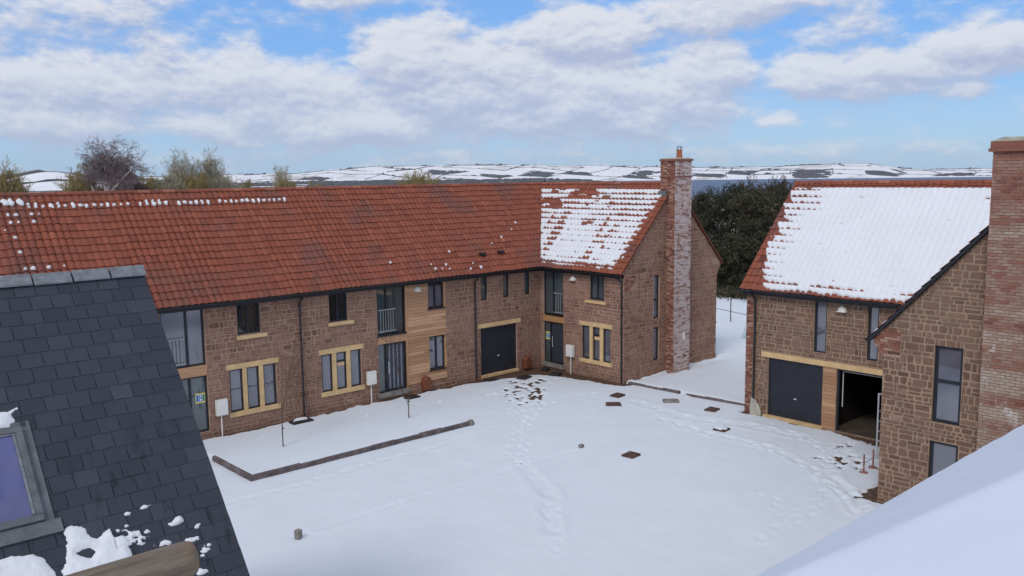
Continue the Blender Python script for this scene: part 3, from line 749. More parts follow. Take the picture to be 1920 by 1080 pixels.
OB = (27.85, 23.93, 4.79); ub, vb, nb = (0, 1, 0), (C_, 0, S_), (-S_, 0, C_)
rB = pantiles(B, OB, ub, vb, nb, LR, lambda v: 0.0, lambda v: 28.84-23.93+C_*v, 4)
mb = MB(); mb.face([(35.27, 23.93, 4.79), (35.27, 36.2, 4.79), (31.56, 32.55, 8.6), (31.56, 23.93, 8.6)])
mb.face([(27.87, 23.95, 4.72), (27.87, 28.84, 4.72), (31.56, 32.55, 8.52), (31.56, 23.95, 8.52)]); mb.build('roof_back', M['tile'], B, fix=False)
ridge_caps(B, (31.56, 23.9, 8.60), (31.56, 32.55, 8.60), seed=8)
mb = MB()
for sx in (-1, 1):                 # verge boards under the tile edge
    x0, x1 = (27.85, 31.56) if sx < 0 else (35.29, 31.56)
    V = []
    for y_ in (23.94, 24.06):
        V += [(x0, y_, 4.70), (x1, y_, 8.53), (x1, y_, 8.64), (x0, y_, 4.81)]
    mb.hexa([V[0], V[1], V[5], V[4], V[3], V[2], V[6], V[7]], 0)
mb.build('verge', M['tile'], B)
gutter(B, (27.78, 24.0, 4.80), (27.78, 28.72, 4.80), (1, 0, 0))
mb = MB(); mb.tube([(27.78, 24.12, 4.74), (27.82, 24.12, 4.62), (28.08, 24.10, 4.42), (28.08, 24.10, .05)], .036, 8)
for z_ in (3.9, 2.4, .9): mb.tube([(28.08, 24.10, z_-.03), (28.08, 24.10, z_+.03)], .046, 8)
mb.build('downpipe', M['black'], B)
window(B, PB, 27.66, 28.96, 2.55, 4.62, muls=(28.36,), gm='glass_teal', name='tall_window'); balustrade(B, PB, 27.72, 28.3, 2.68, 3.62, -.03)
slab(B, 'lintel_band', PB, 27.62, 29.02, 2.24, 2.50, -.1, .012, 'oak')
dB, pB = plank_door(B, PB, 28.96, 27.66, .28, 2.24, 28.56, 'glass_teal', strips=False); site_sign(pB, PB, 28.62, 28.92, 1.35, 1.72, -.108)
slab(B, 'door_step', PB, 27.5, 29.0, .10, .28, -.14, .10, 'concrete')
window(B, PB, 25.17, 26.02, 3.53, 4.62, muls=(25.60,), gm='glass_teal'); slab(B, 'window_sill', PB, 25.06, 26.26, 3.37, 3.49, -.07, .06, 'sandstone')
tb = triple(B, PB, 24.80, 26.50, .81, 2.32, [(24.81, 25.23), (25.42, 25.85), (26.03, 26.48)], tr=True); sold(tb[1], PB, 25.63, 1.80, -.085, .34)
lamp(B, PB, 27.0, 4.40)
window(B, PG, 30.17, 30.60, 2.62, 4.56, trans=(3.45,), name='slit_window'); window(B, PG, 30.17, 30.60, .72, 2.23, name='slit_window')
# chimney on the gable
mb = MB(); mb.box(31.06, 32.24, 23.61, 24.4, -.1, 9.60); ch = mb.build('chimney', M['mortar'], B)
rng2 = random.Random(5); mb = MB()
PF = lambda u, z, n: (u, 23.605-n, z); PLf = lambda u, z, n: (31.055-n, u, z); PRt = lambda u, z, n: (32.245+n, u, z)
lay(mb, PF, 31.05, 32.25, -.1, 9.55, [], rng2, 'brick', proud=.008); mb.build('chimney_front', M['brick_white'], ch, fix=False)
mb = MB(); lay(mb, PLf, 23.6, 24.04, -.1, 9.55, [], rng2, 'brick', proud=.008); lay(mb, PLf, 24.04, 24.42, 7.9, 9.55, [], rng2, 'brick', proud=.008)
lay(mb, PRt, 23.6, 24.42, -.1, 9.55, [], rng2, 'brick', proud=.008); mb.build('chimney_side', M['brick'], ch, fix=False)
for q_ in ((31.01, 32.29, 23.56, 24.44, 8.84, 8.89), (31.00, 32.30, 23.55, 24.45, 9.56, 9.64)): mb = MB(); mb.box(*q_, .35); mb.build('string_course', M['brick'], ch)
mb = MB(); mb.hexa([(31.0, 23.55, 9.641), (32.3, 23.55, 9.641), (32.3, 24.45, 9.641), (31.0, 24.45, 9.641), (31.15, 23.7, 9.70), (32.15, 23.7, 9.70), (32.15, 24.3, 9.70), (31.15, 24.3, 9.70)]); mb.build('chimney_cap', M['cap'], ch)
mb = MB(); mb.tube([(31.66, 23.85, 9.68), (31.66, 23.85, 9.98), (31.66, 23.85, 10.0), (31.66, 23.85, 10.05)], [.14, .115, .135, .135], 14); pt = mb.build('chimney_pot', M['terracotta'], ch)
mb = MB()
for k in range(6): a = pi*k/3; mb.tube([(31.66+.11*cos(a), 23.85+.11*sin(a), 10.04), (31.66+.11*cos(a), 23.85+.11*sin(a), 10.17)], .008, 4)
mb.tube([(31.66, 23.85, 10.17), (31.66, 23.85, 10.185)], .13, 12); mb.tube([(31.70, 23.85, 10.185), (31.70, 23.85, 10.24)], .01, 4); mb.build('wire_cowl', M['iron'], pt)
mb = MB(); mb.box(30.95, 31.30, 24.0, 24.45, 7.95, 8.25); mb.build('lead_flashing', M['lead'], ch)
slab(B, 'vent_cover', PF, 31.72, 31.86, 1.55, 1.85, .01, .03, 'white', up=ch)
# roof snow, lying in rows on the tiles
def maskB(U, V):
    row = np.floor(V/TG); vl = V/TG-row; cu = np.floor(U/TW); hi = 28.84-23.93+C_*V; left = hi-U
    up = soft(2.0, 3.6, V)
    # share of each tile left bare below the lip above it
    far_l = soft(5.5, 1.0, left)
    w = -.10 + .30*vnoise(cu*1.7+.3, row*1.3+.7, 33)*(.4+.6*(vnoise(cu*.37, row*.61, 31) > .45))
    w += up*(.14 + .10*vnoise(cu*1.1, row, 30) + .30*np.clip(fbm(U*.55+2, row*.8, 3, 32)*1.8-.55, 0, 1)*far_l)
    w += .9*soft(.58, .66, fbm(U*1.1+5, V*1.8+2, 3, 36)+.10*(far_l-.5))*soft(6.4, 3.2, left)*soft(2.2, 3.0, V)
    w += .75*soft(.62, .70, fbm(U*2.6+8, V*1.1+1, 3, 38))*(1-up)*soft(3.0, 1.0, U)
    w += np.where((vnoise(cu+.5, row*.12+.2, 34) > .74) & (V < 3.4), .45*vnoise(cu*3.1, row+.4, 35)+.1, 0)
    w += soft(.50, .25, U+.25*(vnoise(row*1.1, cu*0, 39)-.5))*1.2 + soft(1.0, .3, U)*.25
    w += soft(.50, .20, V)*.9*(.6+.8*vnoise(cu*.9, row, 40)) + soft(LR-.42, LR-.34, V)*3 + soft(.10, .03, left)*2
    vl2 = (vl + .18*(1-np.abs(np.sin(np.pi*U/TW)))) 
    m = np.minimum((vl2-w)*1.3, .3)
    m = np.minimum(m, (1.0-vl)*2.2+.02 + (w < .16)*.2)
    col = (1-np.abs(np.sin(np.pi*U/TW)))**3
    return np.clip(m - col*.16*(w > .14), -1, .3)
snow_on(rB, OB, ub, vb, nb, 0, 8.7, LR, maskB, .036, .035, .8)

# ================================================================== garage house on the right (wall facing -X)
Cc = thing('stone_house', 'sandstone house under a fully snowed roof with a double garage, one bay open', 'house', (28.0, 17.5, 0))
PC = PLN['C']
oC = [(14.73, 15.20, 2.72, 4.56), (12.90, 13.28, 2.70, 4.56), (14.81, 16.96, .06, 2.26), (12.05, 14.29, .06, 2.26)]
dzC = [(12.0, 17.24, 2.26, 2.47), (14.29, 14.82, .0, 2.27)]
mb = MB(); backing(mb, PC, 10.3, 17.9, -.15, 4.57, oC, thick=.3); mb.build('wall', M['mortar2'], Cc, fix=False)
mb = MB(); lay(mb, PC, 10.3, 17.62, -.1, 4.57, oC+dzC, rng); mb.build('wall_stones', M['stone2'], Cc, fix=False)
mb = MB(); lay(mb, PC, 17.62, 17.92, -.05, 4.5, [], rng, 'brick', base=.01, proud=.012); mb.build('brick_pier', M['brick'], Cc, fix=False)
mb = MB(); mb.face([(28.0, 17.9, -.1), (34.6, 17.9, -.1), (34.6, 17.9, 4.6), (31.45, 17.9, 8.5), (28.0, 17.9, 4.6)]); mb.face([(34.6, 3.4, -.1), (34.6, 17.9, -.1), (34.6, 17.9, 4.6), (34.6, 3.4, 4.6)])
mb.build('gable_wall', M['mortar2'], Cc, fix=False)
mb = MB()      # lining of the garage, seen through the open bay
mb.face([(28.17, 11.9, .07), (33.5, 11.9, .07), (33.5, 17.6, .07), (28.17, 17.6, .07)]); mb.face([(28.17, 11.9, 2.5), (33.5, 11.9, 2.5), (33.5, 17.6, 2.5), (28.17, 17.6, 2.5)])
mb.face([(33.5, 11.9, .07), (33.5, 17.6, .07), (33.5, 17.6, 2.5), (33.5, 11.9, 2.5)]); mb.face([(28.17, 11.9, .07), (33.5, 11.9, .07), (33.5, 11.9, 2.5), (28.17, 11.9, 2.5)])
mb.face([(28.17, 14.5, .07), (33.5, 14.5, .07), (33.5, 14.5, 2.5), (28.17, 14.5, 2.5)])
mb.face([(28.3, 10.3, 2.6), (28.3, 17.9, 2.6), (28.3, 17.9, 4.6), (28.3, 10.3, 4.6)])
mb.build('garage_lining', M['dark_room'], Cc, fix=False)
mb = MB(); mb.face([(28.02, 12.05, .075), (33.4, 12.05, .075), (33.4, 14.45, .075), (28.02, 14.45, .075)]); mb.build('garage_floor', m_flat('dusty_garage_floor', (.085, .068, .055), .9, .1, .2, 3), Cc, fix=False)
slab(Cc, 'fascia', PC, 10.5, 17.95, 4.56, 4.72, .0, .26, 'black')
LC = 5.41; cc, sc_ = 3.77/5.41, 3.88/5.41
OC = (27.68, 6.6, 4.74); uc, vc, nc = (0, 1, 0), (cc, 0, sc_), (-sc_, 0, cc)
rC = pantiles(Cc, OC, uc, vc, nc, LC, lambda v: 3.2-.8*v if v < 4 else 0.0, lambda v: 18.03-6.6, 6)
mb = MB(); mb.face([(35.22, 6.6, 4.74), (35.22, 18.0, 4.74), (31.45, 18.0, 8.6), (31.45, 6.6, 8.6)]); mb.face([(27.7, 10, 4.68), (27.7, 18.0, 4.68), (31.45, 18.0, 8.54), (31.45, 6.6, 8.54)]); mb.build('roof_back', M['tile'], Cc, fix=False)
ridge_caps(Cc, (31.45, 6.6, 8.61), (31.45, 18.02, 8.61), seed=9)
gutter(Cc, (27.61, 10.7, 4.76), (27.61, 18.02, 4.76), (1, 0, 0))
mb = MB(); mb.tube([(27.61, 17.52, 4.68), (27.66, 17.52, 4.58), (27.93, 17.52, 4.38), (27.93, 17.52, .05)], .04, 8); mb.build('downpipe', M['black'], Cc)
for a, b in ((14.73, 15.20), (12.90, 13.28)): window(Cc, PC, a, b, 2.70, 4.56, gm='glass', name='slit_window')
lamp(Cc, PC, 14.16, 4.36)
slab(Cc, 'garage_lintel', PC, 12.0, 17.24, 2.27, 2.46, -.12, .022, 'sandstone')
garage(Cc, PC, 14.81, 16.96, .10, 2.26)
slab(Cc, 'garage_threshold', PC, 14.75, 17.1, .0, .10, -.1, .09, 'sandstone')
boards(Cc, PC, 14.31, 14.80, .06, 2.265, [], 9, 'cedar', 'boarded_post')
mb = MB(); pbox(mb, PC, 12.05, 14.29, 2.20, 2.26, -.14, -.05); pbox(mb, PC, 14.23, 14.29, .07, 2.2, -.14, -.05); pbox(mb, PC, 12.05, 12.11, .07, 2.2, -.14, -.05)
gf = mb.build('garage_frame', M['black'], Cc)
mb = MB(); mb.tube([PC(14.16, .9, -.2), PC(14.16, 2.12, -.2), PC(14.16, 2.16, -.9)], .018, 6); mb.tube([PC(12.2, 2.16, -.2), PC(14.16, 2.16, -.2)], .018, 6); mb.build('door_track', M['alu'], gf)
mb = MB(); V = [(17.60, -.05), (17.12, -.05), (17.14, .18), (17.24, .42), (17.40, .60), (17.56, .66), (17.60, .64)]   # pale leaning guard stone at the pier foot
n_ = len(V); mb.grid([PC(a, b, .10) for a, b in V] + [PC(a, b, .16-.05*(b > .3)) for a, b in V], [tuple(range(n_)), tuple(range(n_, 2*n_))] + [(i, (i+1) % n_, n_+(i+1) % n_, n_+i) for i in range(n_)])
sg = mb.build('guard_stone', m_flat('pale_guard_stone', (.45, .43, .35), .9, .2, .15, 4), None, org=(27.9, 17.35, 0)); tag(sg, 'pale curved stone slab at the foot of the brick pier beside the closed garage', 'stone slab')
def maskC(U, V):
    row = np.floor(V/TG); vl = V/TG-row; cu = np.floor(U/TW)
    d = (18.03-6.6) - U                                   # from the left verge
    n = .6*fbm(U*1.6, V*1.1+.2, 4, 44)+.4*vnoise(row*1.9, cu*.21, 49); j2 = vnoise(cu*.9, row*1.3, 42)
    ragg = .10 + .95*np.clip(n-.34, 0, 1)*1.6 + .55*soft(1.5, .2, V)*soft(3.0, 0, d) - .25*soft(3.6, 4.6, V)
    w = -.12 + 1.3*soft(ragg+.28, ragg-.12, d) + .45*soft(1.9, .5, d)*(.35+.9*j2)
    w += soft(.95, .15, V)*(.10+.75*vnoise(cu*1.3, row+.4, 43)*soft(.35, .6, vnoise(cu*.23, row*.5, 47)+.25*soft(.5, .1, V)))
    w += .40*soft(.52, .66, vnoise(cu*.30+3, row*.9, 46))*soft(3.6, 4.3, V)*vnoise(cu*1.1, row, 48) + soft(LC-.40, LC-.30, V)*3 + soft(.08, .02, V)*3
    w = w - .22*(1-np.abs(np.sin(np.pi*U/TW))**.6)*(w < .55)
    return np.clip(np.minimum((vl-w)*1.4, .3), -1, .3)
snow_on(rC, OC, uc, vc, nc, 0.0, 18.03-6.6, LC, maskC, .045, .055, .48)

# ================================================================== gabled wing at the right edge (gable facing -X)
D = thing('stone_house', 'near sandstone gable with a broad mottled brick chimney stack at the right edge', 'house', (22.77, 10.33, 0))
PD = PLN['D']; sD = (8.66-4.60)/(10.62-6.9)
oD = [(8.31, 9.01, 2.53, 4.55), (8.31, 9.03, .35, 2.03)]
hpD = [(sD, 1, 4.52+10.62*sD), (-sD, 1, 4.52-3.18*sD)]
mb = MB(); backing(mb, PD, 3.47, 10.33, -.15, 4.6, oD)
mb.face([PD(3.47, 4.6, 0), PD(10.33, 4.6, 0), PD(10.5, 4.62, 0), PD(6.9, 8.55, 0), PD(3.3, 4.62, 0)])
mb.face([(22.77, 10.33, -.15), (28.0, 10.33, -.15), (28.0, 10.33, 4.6), (22.77, 10.33, 4.6)]); mb.face([(22.77, 3.47, -.15), (34, 3.47, -.15), (34, 3.47, 4.6), (22.77, 3.47, 4.6)])
mb.build('wall', M['mortar2'], D, fix=False)
mb = MB(); lay(mb, PD, 6.0, 10.34, -.1, 8.7, oD+[(5.9, 7.74, -1, 12), (9.88, 10.5, 4.08, 4.83)], rng, hps=hpD, gap=.016)
lay(mb, PD, 3.47, 5.95, -.1, 8.0, [], rng, hps=hpD, gap=.016)
mb.build('wall_stones', M['stone2'], D, fix=False)
PDs = lambda u, z, n: (u, 10.33+n, z)
mb = MB(); lay(mb, PDs, 22.78, 27.98, -.1, 4.5, [], rng); mb.build('side_wall_stones', M['stone2'], D, fix=False)
mb = MB(); lay(mb, PD, 9.88, 10.60, 4.08, 5.3, [(9.8, 10.7, 4.83, 5.5)], rng, 'brick', hps=hpD+[(1, -1, 10.42-4.2)], base=.005); 
mb.face([PD(10.33, 4.1, .004), PD(10.60, 4.45, .004), PD(10.60, 4.6, .004), PD(10.33, 4.6, .004)]); mb.box(22.78, 23.0, 10.33, 10.58, 4.42, 4.58, .4)
mb.build('brick_kneeler', M['brick'], D, fix=False)
LD = sqrt(3.75**2+(8.66-4.56)**2); cD, sDn = 3.75/LD, (8.66-4.56)/LD
OD = (22.63, 10.65, 4.58); rD = pantiles(D, OD, (1, 0, 0), (0, -cD, sDn), (0, sDn, cD), LD, lambda v: 0.0, lambda v: 5.2+.9*v, 12, K=5)
OD2 = (22.63, 3.15, 4.58); pantiles(D, OD2, (1, 0, 0), (0, cD, sDn), (0, -sDn, cD), LD, lambda v: 0.0, lambda v: 8.8, 13, K=4, name='far_roof_slope')
ridge_caps(D, (22.63, 6.9, 8.66), (31.3, 6.9, 8.66), seed=10)
mb = MB()
for sy in (1, -1):
    y0 = 6.9+sy*3.77; V = []
    for x_ in (22.62, 22.80): V += [(x_, y0, 4.46), (x_, 6.9, 8.56), (x_, 6.9, 8.66), (x_, y0, 4.56)]
    mb.hexa([V[0], V[1], V[5], V[4], V[3], V[2], V[6], V[7]])
mb.build('verge', M['frame'], D)
snow_on(rD, OD, (1, 0, 0), (0, -cD, sDn), (0, sDn, cD), 0.2, 8.0, LD, lambda U, V: np.clip(.6+.6*(fbm(U, V, 3, 51)-.5)-np.clip((.5-U)/.4, 0, 1)*1.5-np.clip((V-LD+.3)/.05, 0, 1)*3-np.clip((U-5.2-.9*V)/.1, 0, 1)*3, -1, .3), .09, .06)
window(D, PD, 8.31, 9.01, 2.53, 4.55, trans=(3.62,), gm='glass', fw=.075); window(D, PD, 8.31, 9.03, .35, 2.03, gm='glass', fw=.075)
mb = MB(); mb.box(27.9, 27.95, 10.45, 10.52, 4.4, 4.9); 
gutter(D, (22.63, 10.72, 4.52), (27.6, 10.72, 4.52), (0, -1, 0))
mb = MB(); mb.box(22.39, 23.6, 5.96, 7.74, -.1, 9.55); chD = mb.build('chimney', M['mortar2'], D)
PDc = lambda u, z, n: (22.385-n, u, z); mb = MB(); lay(mb, PDc, 5.95, 7.75, -.1, 9.50, [], rng2, 'brick', proud=.010, tonef=lambda t, u, z, r: min(1, max(0, (.42*t+.95*float(vnoise(np.array(u*1.1), np.array(z*3.2), 88))-.02)*(.6 if z > 8 else 1)))); mb.build('chimney_front', M['brick_mix'], chD, fix=False)
mb = MB(); lay(mb, lambda u, z, n: (u, 7.745+n, z), 22.385, 22.77, -.1, 9.5, [], rng2, 'brick', proud=.008); lay(mb, lambda u, z, n: (u, 7.745+n, z), 22.77, 23.6, 7.6, 9.5, [], rng2, 'brick', proud=.008); mb.build('chimney_side', M['brick'], chD, fix=False)
for q_ in ((22.34, 23.65, 5.9, 7.80, 9.50, 9.66), (22.31, 23.68, 5.87, 7.83, 9.42, 9.498)): mb = MB(); mb.box(*q_, .22); mb.build('string_course', M['brick_mix'], chD)
mb = MB(); mb.hexa([(22.34, 5.9, 9.661), (23.65, 5.9, 9.661), (23.65, 7.8, 9.661), (22.34, 7.8, 9.661), (22.55, 6.1, 9.76), (23.45, 6.1, 9.76), (23.45, 7.6, 9.76), (22.55, 7.6, 9.76)]); mb.build('chimney_cap', M['cap'], chD)
for y_ in (7.10, 6.35):
    mb = MB(); mb.tube([(22.95, y_, 9.74), (22.95, y_, 10.0), (22.95, y_, 10.02), (22.95, y_, 10.08)], [.14, .115, .135, .135], 14); mb.build('chimney_pot', M['terracotta'], chD)
mb = MB(); mb.tube([(22.74, 7.82, 4.55), (22.74, 7.82, .1)], .02, 6); mb.build('cable_pipe', M['iron'], D)

# ================================================================== slate roofed house in the left foreground
Eh = thing('slate_roof_house', 'near house with blue-grey slate roof, rooflight and a few snow patches, at the lower left', 'house', (4.4, 10.5, 0))
EX, EY, EZ = 4.60, 13.33, 7.66; ea = radians(49.9); LE = 5.0
ude, vde, nde = (1, 0, 0), (0, -cos(ea), -sin(ea)), (0, -sin(ea), cos(ea))
OE = (0, EY, EZ)
mb = MB(); rs = random.Random(4); ex, sw = .222, .275
for r in range(int(LE/ex)+1):
    v0 = .03+r*ex; v1 = v0+ex+.03; u = EX - (0 if r % 2 else sw*.5); first = True
    while u > -4.0:
        wd = sw*rs.uniform(.93, 1.07); ua_, ub_ = u-wd+.0018, u-.0018
        if first and r % 2 == 0: ub_ = min(EX, u+sw*.5)
        if first and r % 2 == 0: pass
        first = False
        holes = (1.50 < (ua_+ub_)/2 < 2.50) and (2.22 < (v0+v1)/2 < 3.52)
        if not holes:
            h = .015+rs.uniform(-.002, .002); e1, e2 = rs.uniform(-.006, .006), rs.uniform(-.006, .006); c = rs.uniform(-.01, .004) 
            t = min(1, max(0, rs.gauss(.5, .14)))
            P8 = [on(OE, ude, vde, nde, a, b, n_) for a, b, n_ in ((ua_, v0, .002), (ub_, v0, .002), (ub_-.004, v1+e2, h-.008), (ua_+.004, v1+e1, h-.008), (ua_, v0, .008), (ub_, v0, .008), (ub_-.004, v1+e2, h), (ua_+.004, v1+e1, h))]
            mb.hexa(P8, t)
        u -= wd
mb.face([on(OE, ude, vde, nde, a, b, -.01) for a, b in ((-4, 0), (EX-.02, 0), (EX-.02, LE), (-4, LE))], 0)
rE = mb.build('roof', M['slate'], Eh, fix=False)
mb = MB(); mb.face([(-4, EY, EZ), (EX, EY, EZ), (EX, EY+3.35, EZ-3.98), (-4, EY+3.35, EZ-3.98)]); mb.build('far_roof_slope', M['slate'], Eh, fix=False)
# grey angled ridge tiles
mb = MB(); u = EX+.02; rs = random.Random(6)
while u > -4:
    a, b = u-.50, u-.012; z_ = EZ+.085+rs.uniform(-.006, .008); t = rs.random()
    for sy in (-1, 1):
        q = [(a, EY+sy*.11, z_-.13), (b, EY+sy*.11, z_-.13), (b, EY, z_), (a, EY, z_)]
        mb.grid(q+[(p[0], p[1], p[2]-.022) for p in q], [(0, 1, 2, 3), (4, 5, 6, 7), (0, 1, 5, 4), (0, 3, 7, 4), (1, 2, 6, 5)], t)
    u -= .51
mb.build('ridge_tiles', M['ridge_grey'], Eh, fix=False)
mb = MB(); ya, yb = EY-3.15, EY+3.15; zE = EZ-LE*sin(ea)
mb.face([(4.42, ya, -.1), (4.42, yb, -.1), (4.42, yb, zE-.2), (4.42, EY, EZ-.12), (4.42, ya, zE-.2)]); mb.face([(-4, ya, -.1), (4.42, ya, -.1), (4.42, ya, zE-.2), (-4, ya, zE-.2)]); mb.face([(-4, yb, -.1), (4.42, yb, -.1), (4.42, yb, zE-.2), (-4, yb, zE-.2)])
mb.build('wall', M['mortar'], Eh, fix=False)
PE = lambda u, z, n: (4.42+n, u, z)
mb = MB(); lay(mb, PE, ya, yb, -.1, EZ, [], random.Random(8), hps=[(-1.187, 1, EZ-.2-EY*1.187), (1.187, 1, EZ-.2+EY*1.187)]); mb.build('wall_stones', M['stone'], Eh, fix=False)
mb = MB(); mb.tube([(EX-.03, EY, EZ-.06), on(OE, ude, vde, nde, EX-.03, LE, -.05)], .025, 4); mb.build('verge', M['black'], Eh)
# rooflight
PR = lambda u, v, n: on(OE, ude, vde, nde, u, v, n)
mb = MB()
for a, b, c, d, n1 in ((1.50, 2.49, 2.23, 2.30, .10), (1.50, 2.49, 3.40, 3.48, .085), (2.41, 2.49, 2.30, 3.40, .095), (1.50, 1.58, 2.30, 3.40, .095)): pbox(mb, PR, a, b, c, d, 0, n1)
for a, b, c, d, n1 in ((1.42, 2.56, 2.14, 2.225, .035), (2.495, 2.60, 2.14, 3.50, .035), (1.40, 1.49, 2.14, 3.50, .035), (1.36, 2.66, 3.49, 3.66, .045)): pbox(mb, PR, a, b, c, d, 0, n1)
rl = mb.build('rooflight', M['lead'], Eh)
mb = MB(); pbox(mb, PR, 1.58, 2.41, 2.30, 3.40, .05, .07); mb.build('glass', M['glass_sky'], rl)
mb = MB(); pbox(mb, PR, 2.375, 2.405, 2.31, 3.39, .072, .09); pbox(mb, PR, 1.58, 2.375, 2.305, 2.325, .072, .09); mb.build('glazing_bead', M['ridge_grey'], rl)
# snow patches on the slates
def inpoly(U, V, P):
    ins = np.zeros(U.shape, bool); dist = np.full(U.shape, 9.)
    for i in range(len(P)):
        (a, b), (c, d) = P[i], P[(i+1) % len(P)]
        cond = ((b > V) != (d > V)); x_ = (c-a)*(V-b)/((d-b) if d != b else 1e-9)+a; ins ^= cond & (U < x_)
        t = np.clip(((U-a)*(c-a)+(V-b)*(d-b))/((c-a)**2+(d-b)**2), 0, 1); dist = np.minimum(dist, np.hypot(U-a-t*(c-a), V-b-t*(d-b)))
    return np.where(ins, dist, -dist)
P1 = [(2.67, 3.62), (2.76, 3.60), (2.88, 3.64), (2.91, 3.77), (3.0, 3.83), (3.14, 3.74), (3.27, 3.84), (3.42, 3.84), (3.57, 3.92), (3.59, 4.03), (3.47, 4.1), (3.31, 4.07), (3.33, 4.2), (3.3, 4.45), (3.1, 4.7), (2.6, 4.7), (2.5, 4.3), (2.56, 4.1), (2.64, 3.85)]
P1h = [(2.73, 3.97), (2.87, 3.96), (2.91, 4.01), (2.86, 4.05), (2.77, 4.01)]
P2 = [(1.7, 3.84), (1.86, 3.82), (2.08, 3.78), (2.3, 3.83), (2.41, 3.93), (2.46, 4.08), (2.50, 4.35), (2.45, 4.9), (1.2, 4.9), (1.2, 3.9)]
P3 = [(1.6, 1.95), (2.0, 1.90), (2.27, 1.94), (2.4, 1.95), (2.52, 1.91), (2.54, 1.95), (2.45, 2.01), (2.46, 2.09), (2.41, 2.22), (1.6, 2.22)]
EL = [((3.96, 3.9), .1), ((3.90, 3.93), .07), ((3.61, 3.61), .06), ((3.41, 3.64), .03), ((3.7, 3.34), .04), ((3.76, 3.33), .025), ((3.83, 3.56), .028), ((4.16, 3.42), .03), ((3.46, 2.66), .025), ((4.19, 4.04), .05), ((3.73, 4.14), .08), ((4.02, 4.21), .07), ((4.08, 4.19), .05),
      ((4.17, 4.39), .07), ((4.10, 4.44), .06), ((4.23, 4.33), .04), ((4.04, 4.63), .07), ((3.59, 4.14), .022), ((3.36, 3.8), .03), ((3.0, 4.9), .15)]
def maskE(U, V):
    n = (fbm(U*7, V*7, 4, 61)-.5)*.16 + (fbm(U*24, V*24, 2, 62)-.5)*.04
    s = np.maximum.reduce([inpoly(U, V, P1)+n*.75, inpoly(U, V, P2)+n*.35, inpoly(U, V, P3)+n*.3])
    s = np.minimum(s, -(inpoly(U, V, P1h))+n*.3)
    s = np.minimum(s, np.where((np.abs(U-3.41) < .25) & (np.abs(V-3.93) < .14), (fbm(U*16, V*16, 2, 66)-.43)*.3, 9))
    for (a, b), r in EL: s = np.maximum(s, r*.78-np.hypot((U-a)*.8, (V-b)*1.35)+n*.55+(fbm(U*13+a, V*17, 3, 67)-.5)*r*1.1)
    return np.clip(s*2.2, -1, .3)
snow_on(rE, OE, ude, vde, nde, 1.2, 4.5, LE, maskE, .016, .055, 0, tilew=False, fine=.012)

# ================================================================== snow covered roof in the right foreground
Fh = thing('snowy_roof_house', 'near roof buried in smooth deep snow at the lower right corner', 'house', (9, 2, 0))
xs = np.linspace(5.2, 19, 150); ys = np.linspace(-3, 4.80, 110); X, Y = np.meshgrid(xs, ys)
ye = 4.67+.05*(fbm(X*1.8, X*0, 3, 74)-.5)*2; Z1 = 4.80 + tan(radians(34))*(4.75-Y) - np.clip(Y-ye, 0, 1)**1.5*1.6; Z2 = 5.29 + .356*(X-6.94) - .30*(Y-4.03) + .045*(fbm(X*.8, Y*.8, 3, 72)-.5) + .022*(fbm((X*.8+Y*.5)*2.2, (Y*.8-X*.5)*.35, 3, 75)-.5)
Z1 = Z1 + .015*(fbm(X*1.5, Y*1.5, 3, 71)-.5) + .03*(fbm(X*2.2, Y*0, 2, 73)-.5)*np.clip((X-11)/3, 0, 1)
k = .02; hh = np.clip(.5+.5*(Z2-Z1)/k, 0, 1); Z = Z2*(1-hh)+Z1*hh - k*hh*(1-hh)
mb = MB(); V = np.stack([X, Y, Z], -1).reshape(-1, 3).tolist(); n_ = len(xs)
F = [(j*n_+i, j*n_+i+1, (j+1)*n_+i+1, (j+1)*n_+i) for j in range(len(ys)-1) for i in range(n_-1)]
mb.grid(V, F); top = len(ys)-1
E1 = [V[top*n_+i] for i in range(n_)]
mb.grid(E1+[(p[0], p[1]-.04, p[2]-.16) for p in E1], [(i, i+1, n_+i+1, n_+i) for i in range(n_-1)])
roofF = mb.build('roof_snow', m_snow('deep_roof_snow', (.70, .76, .85), .22, 1.2), Fh, fix=False, smooth=True)
mb = MB(); mb.box(5.25, 19, -2.9, 4.70, 4.50, 4.60); mb.build('roof_board', M['black'], Fh)
mb = MB(); mb.box(5.5, 18.8, -2.8, 4.45, -.1, 4.5); mb.build('wall', M['stone'], Fh)

# round timber rail close to the camera
Lg = thing('timber_rail', 'weathered round timber rail with a sawn end, in front of the slate roof', 'timber rail', (1.0, 3.35, 0))
mb = MB(); pts = [(-2.2, 3.38, 7.47), (-1, 3.38, 7.472), (0, 3.375, 7.476), (.7, 3.37, 7.48), (1.20, 3.365, 7.484), (1.262, 3.365, 7.485), (1.282, 3.365, 7.485), (1.29, 3.365, 7.485)]
mb.tube(pts, [.077, .075, .076, .075, .0745, .072, .064, .045], 28); mb.build('rail', M['log'], Lg, smooth=True)
for x_ in (.35, -1.6):
    mb = MB(); mb.tube([(x_, 3.37, 0), (x_, 3.37, 7.42)], .05, 12); mb.build('post', M['log'], Lg)

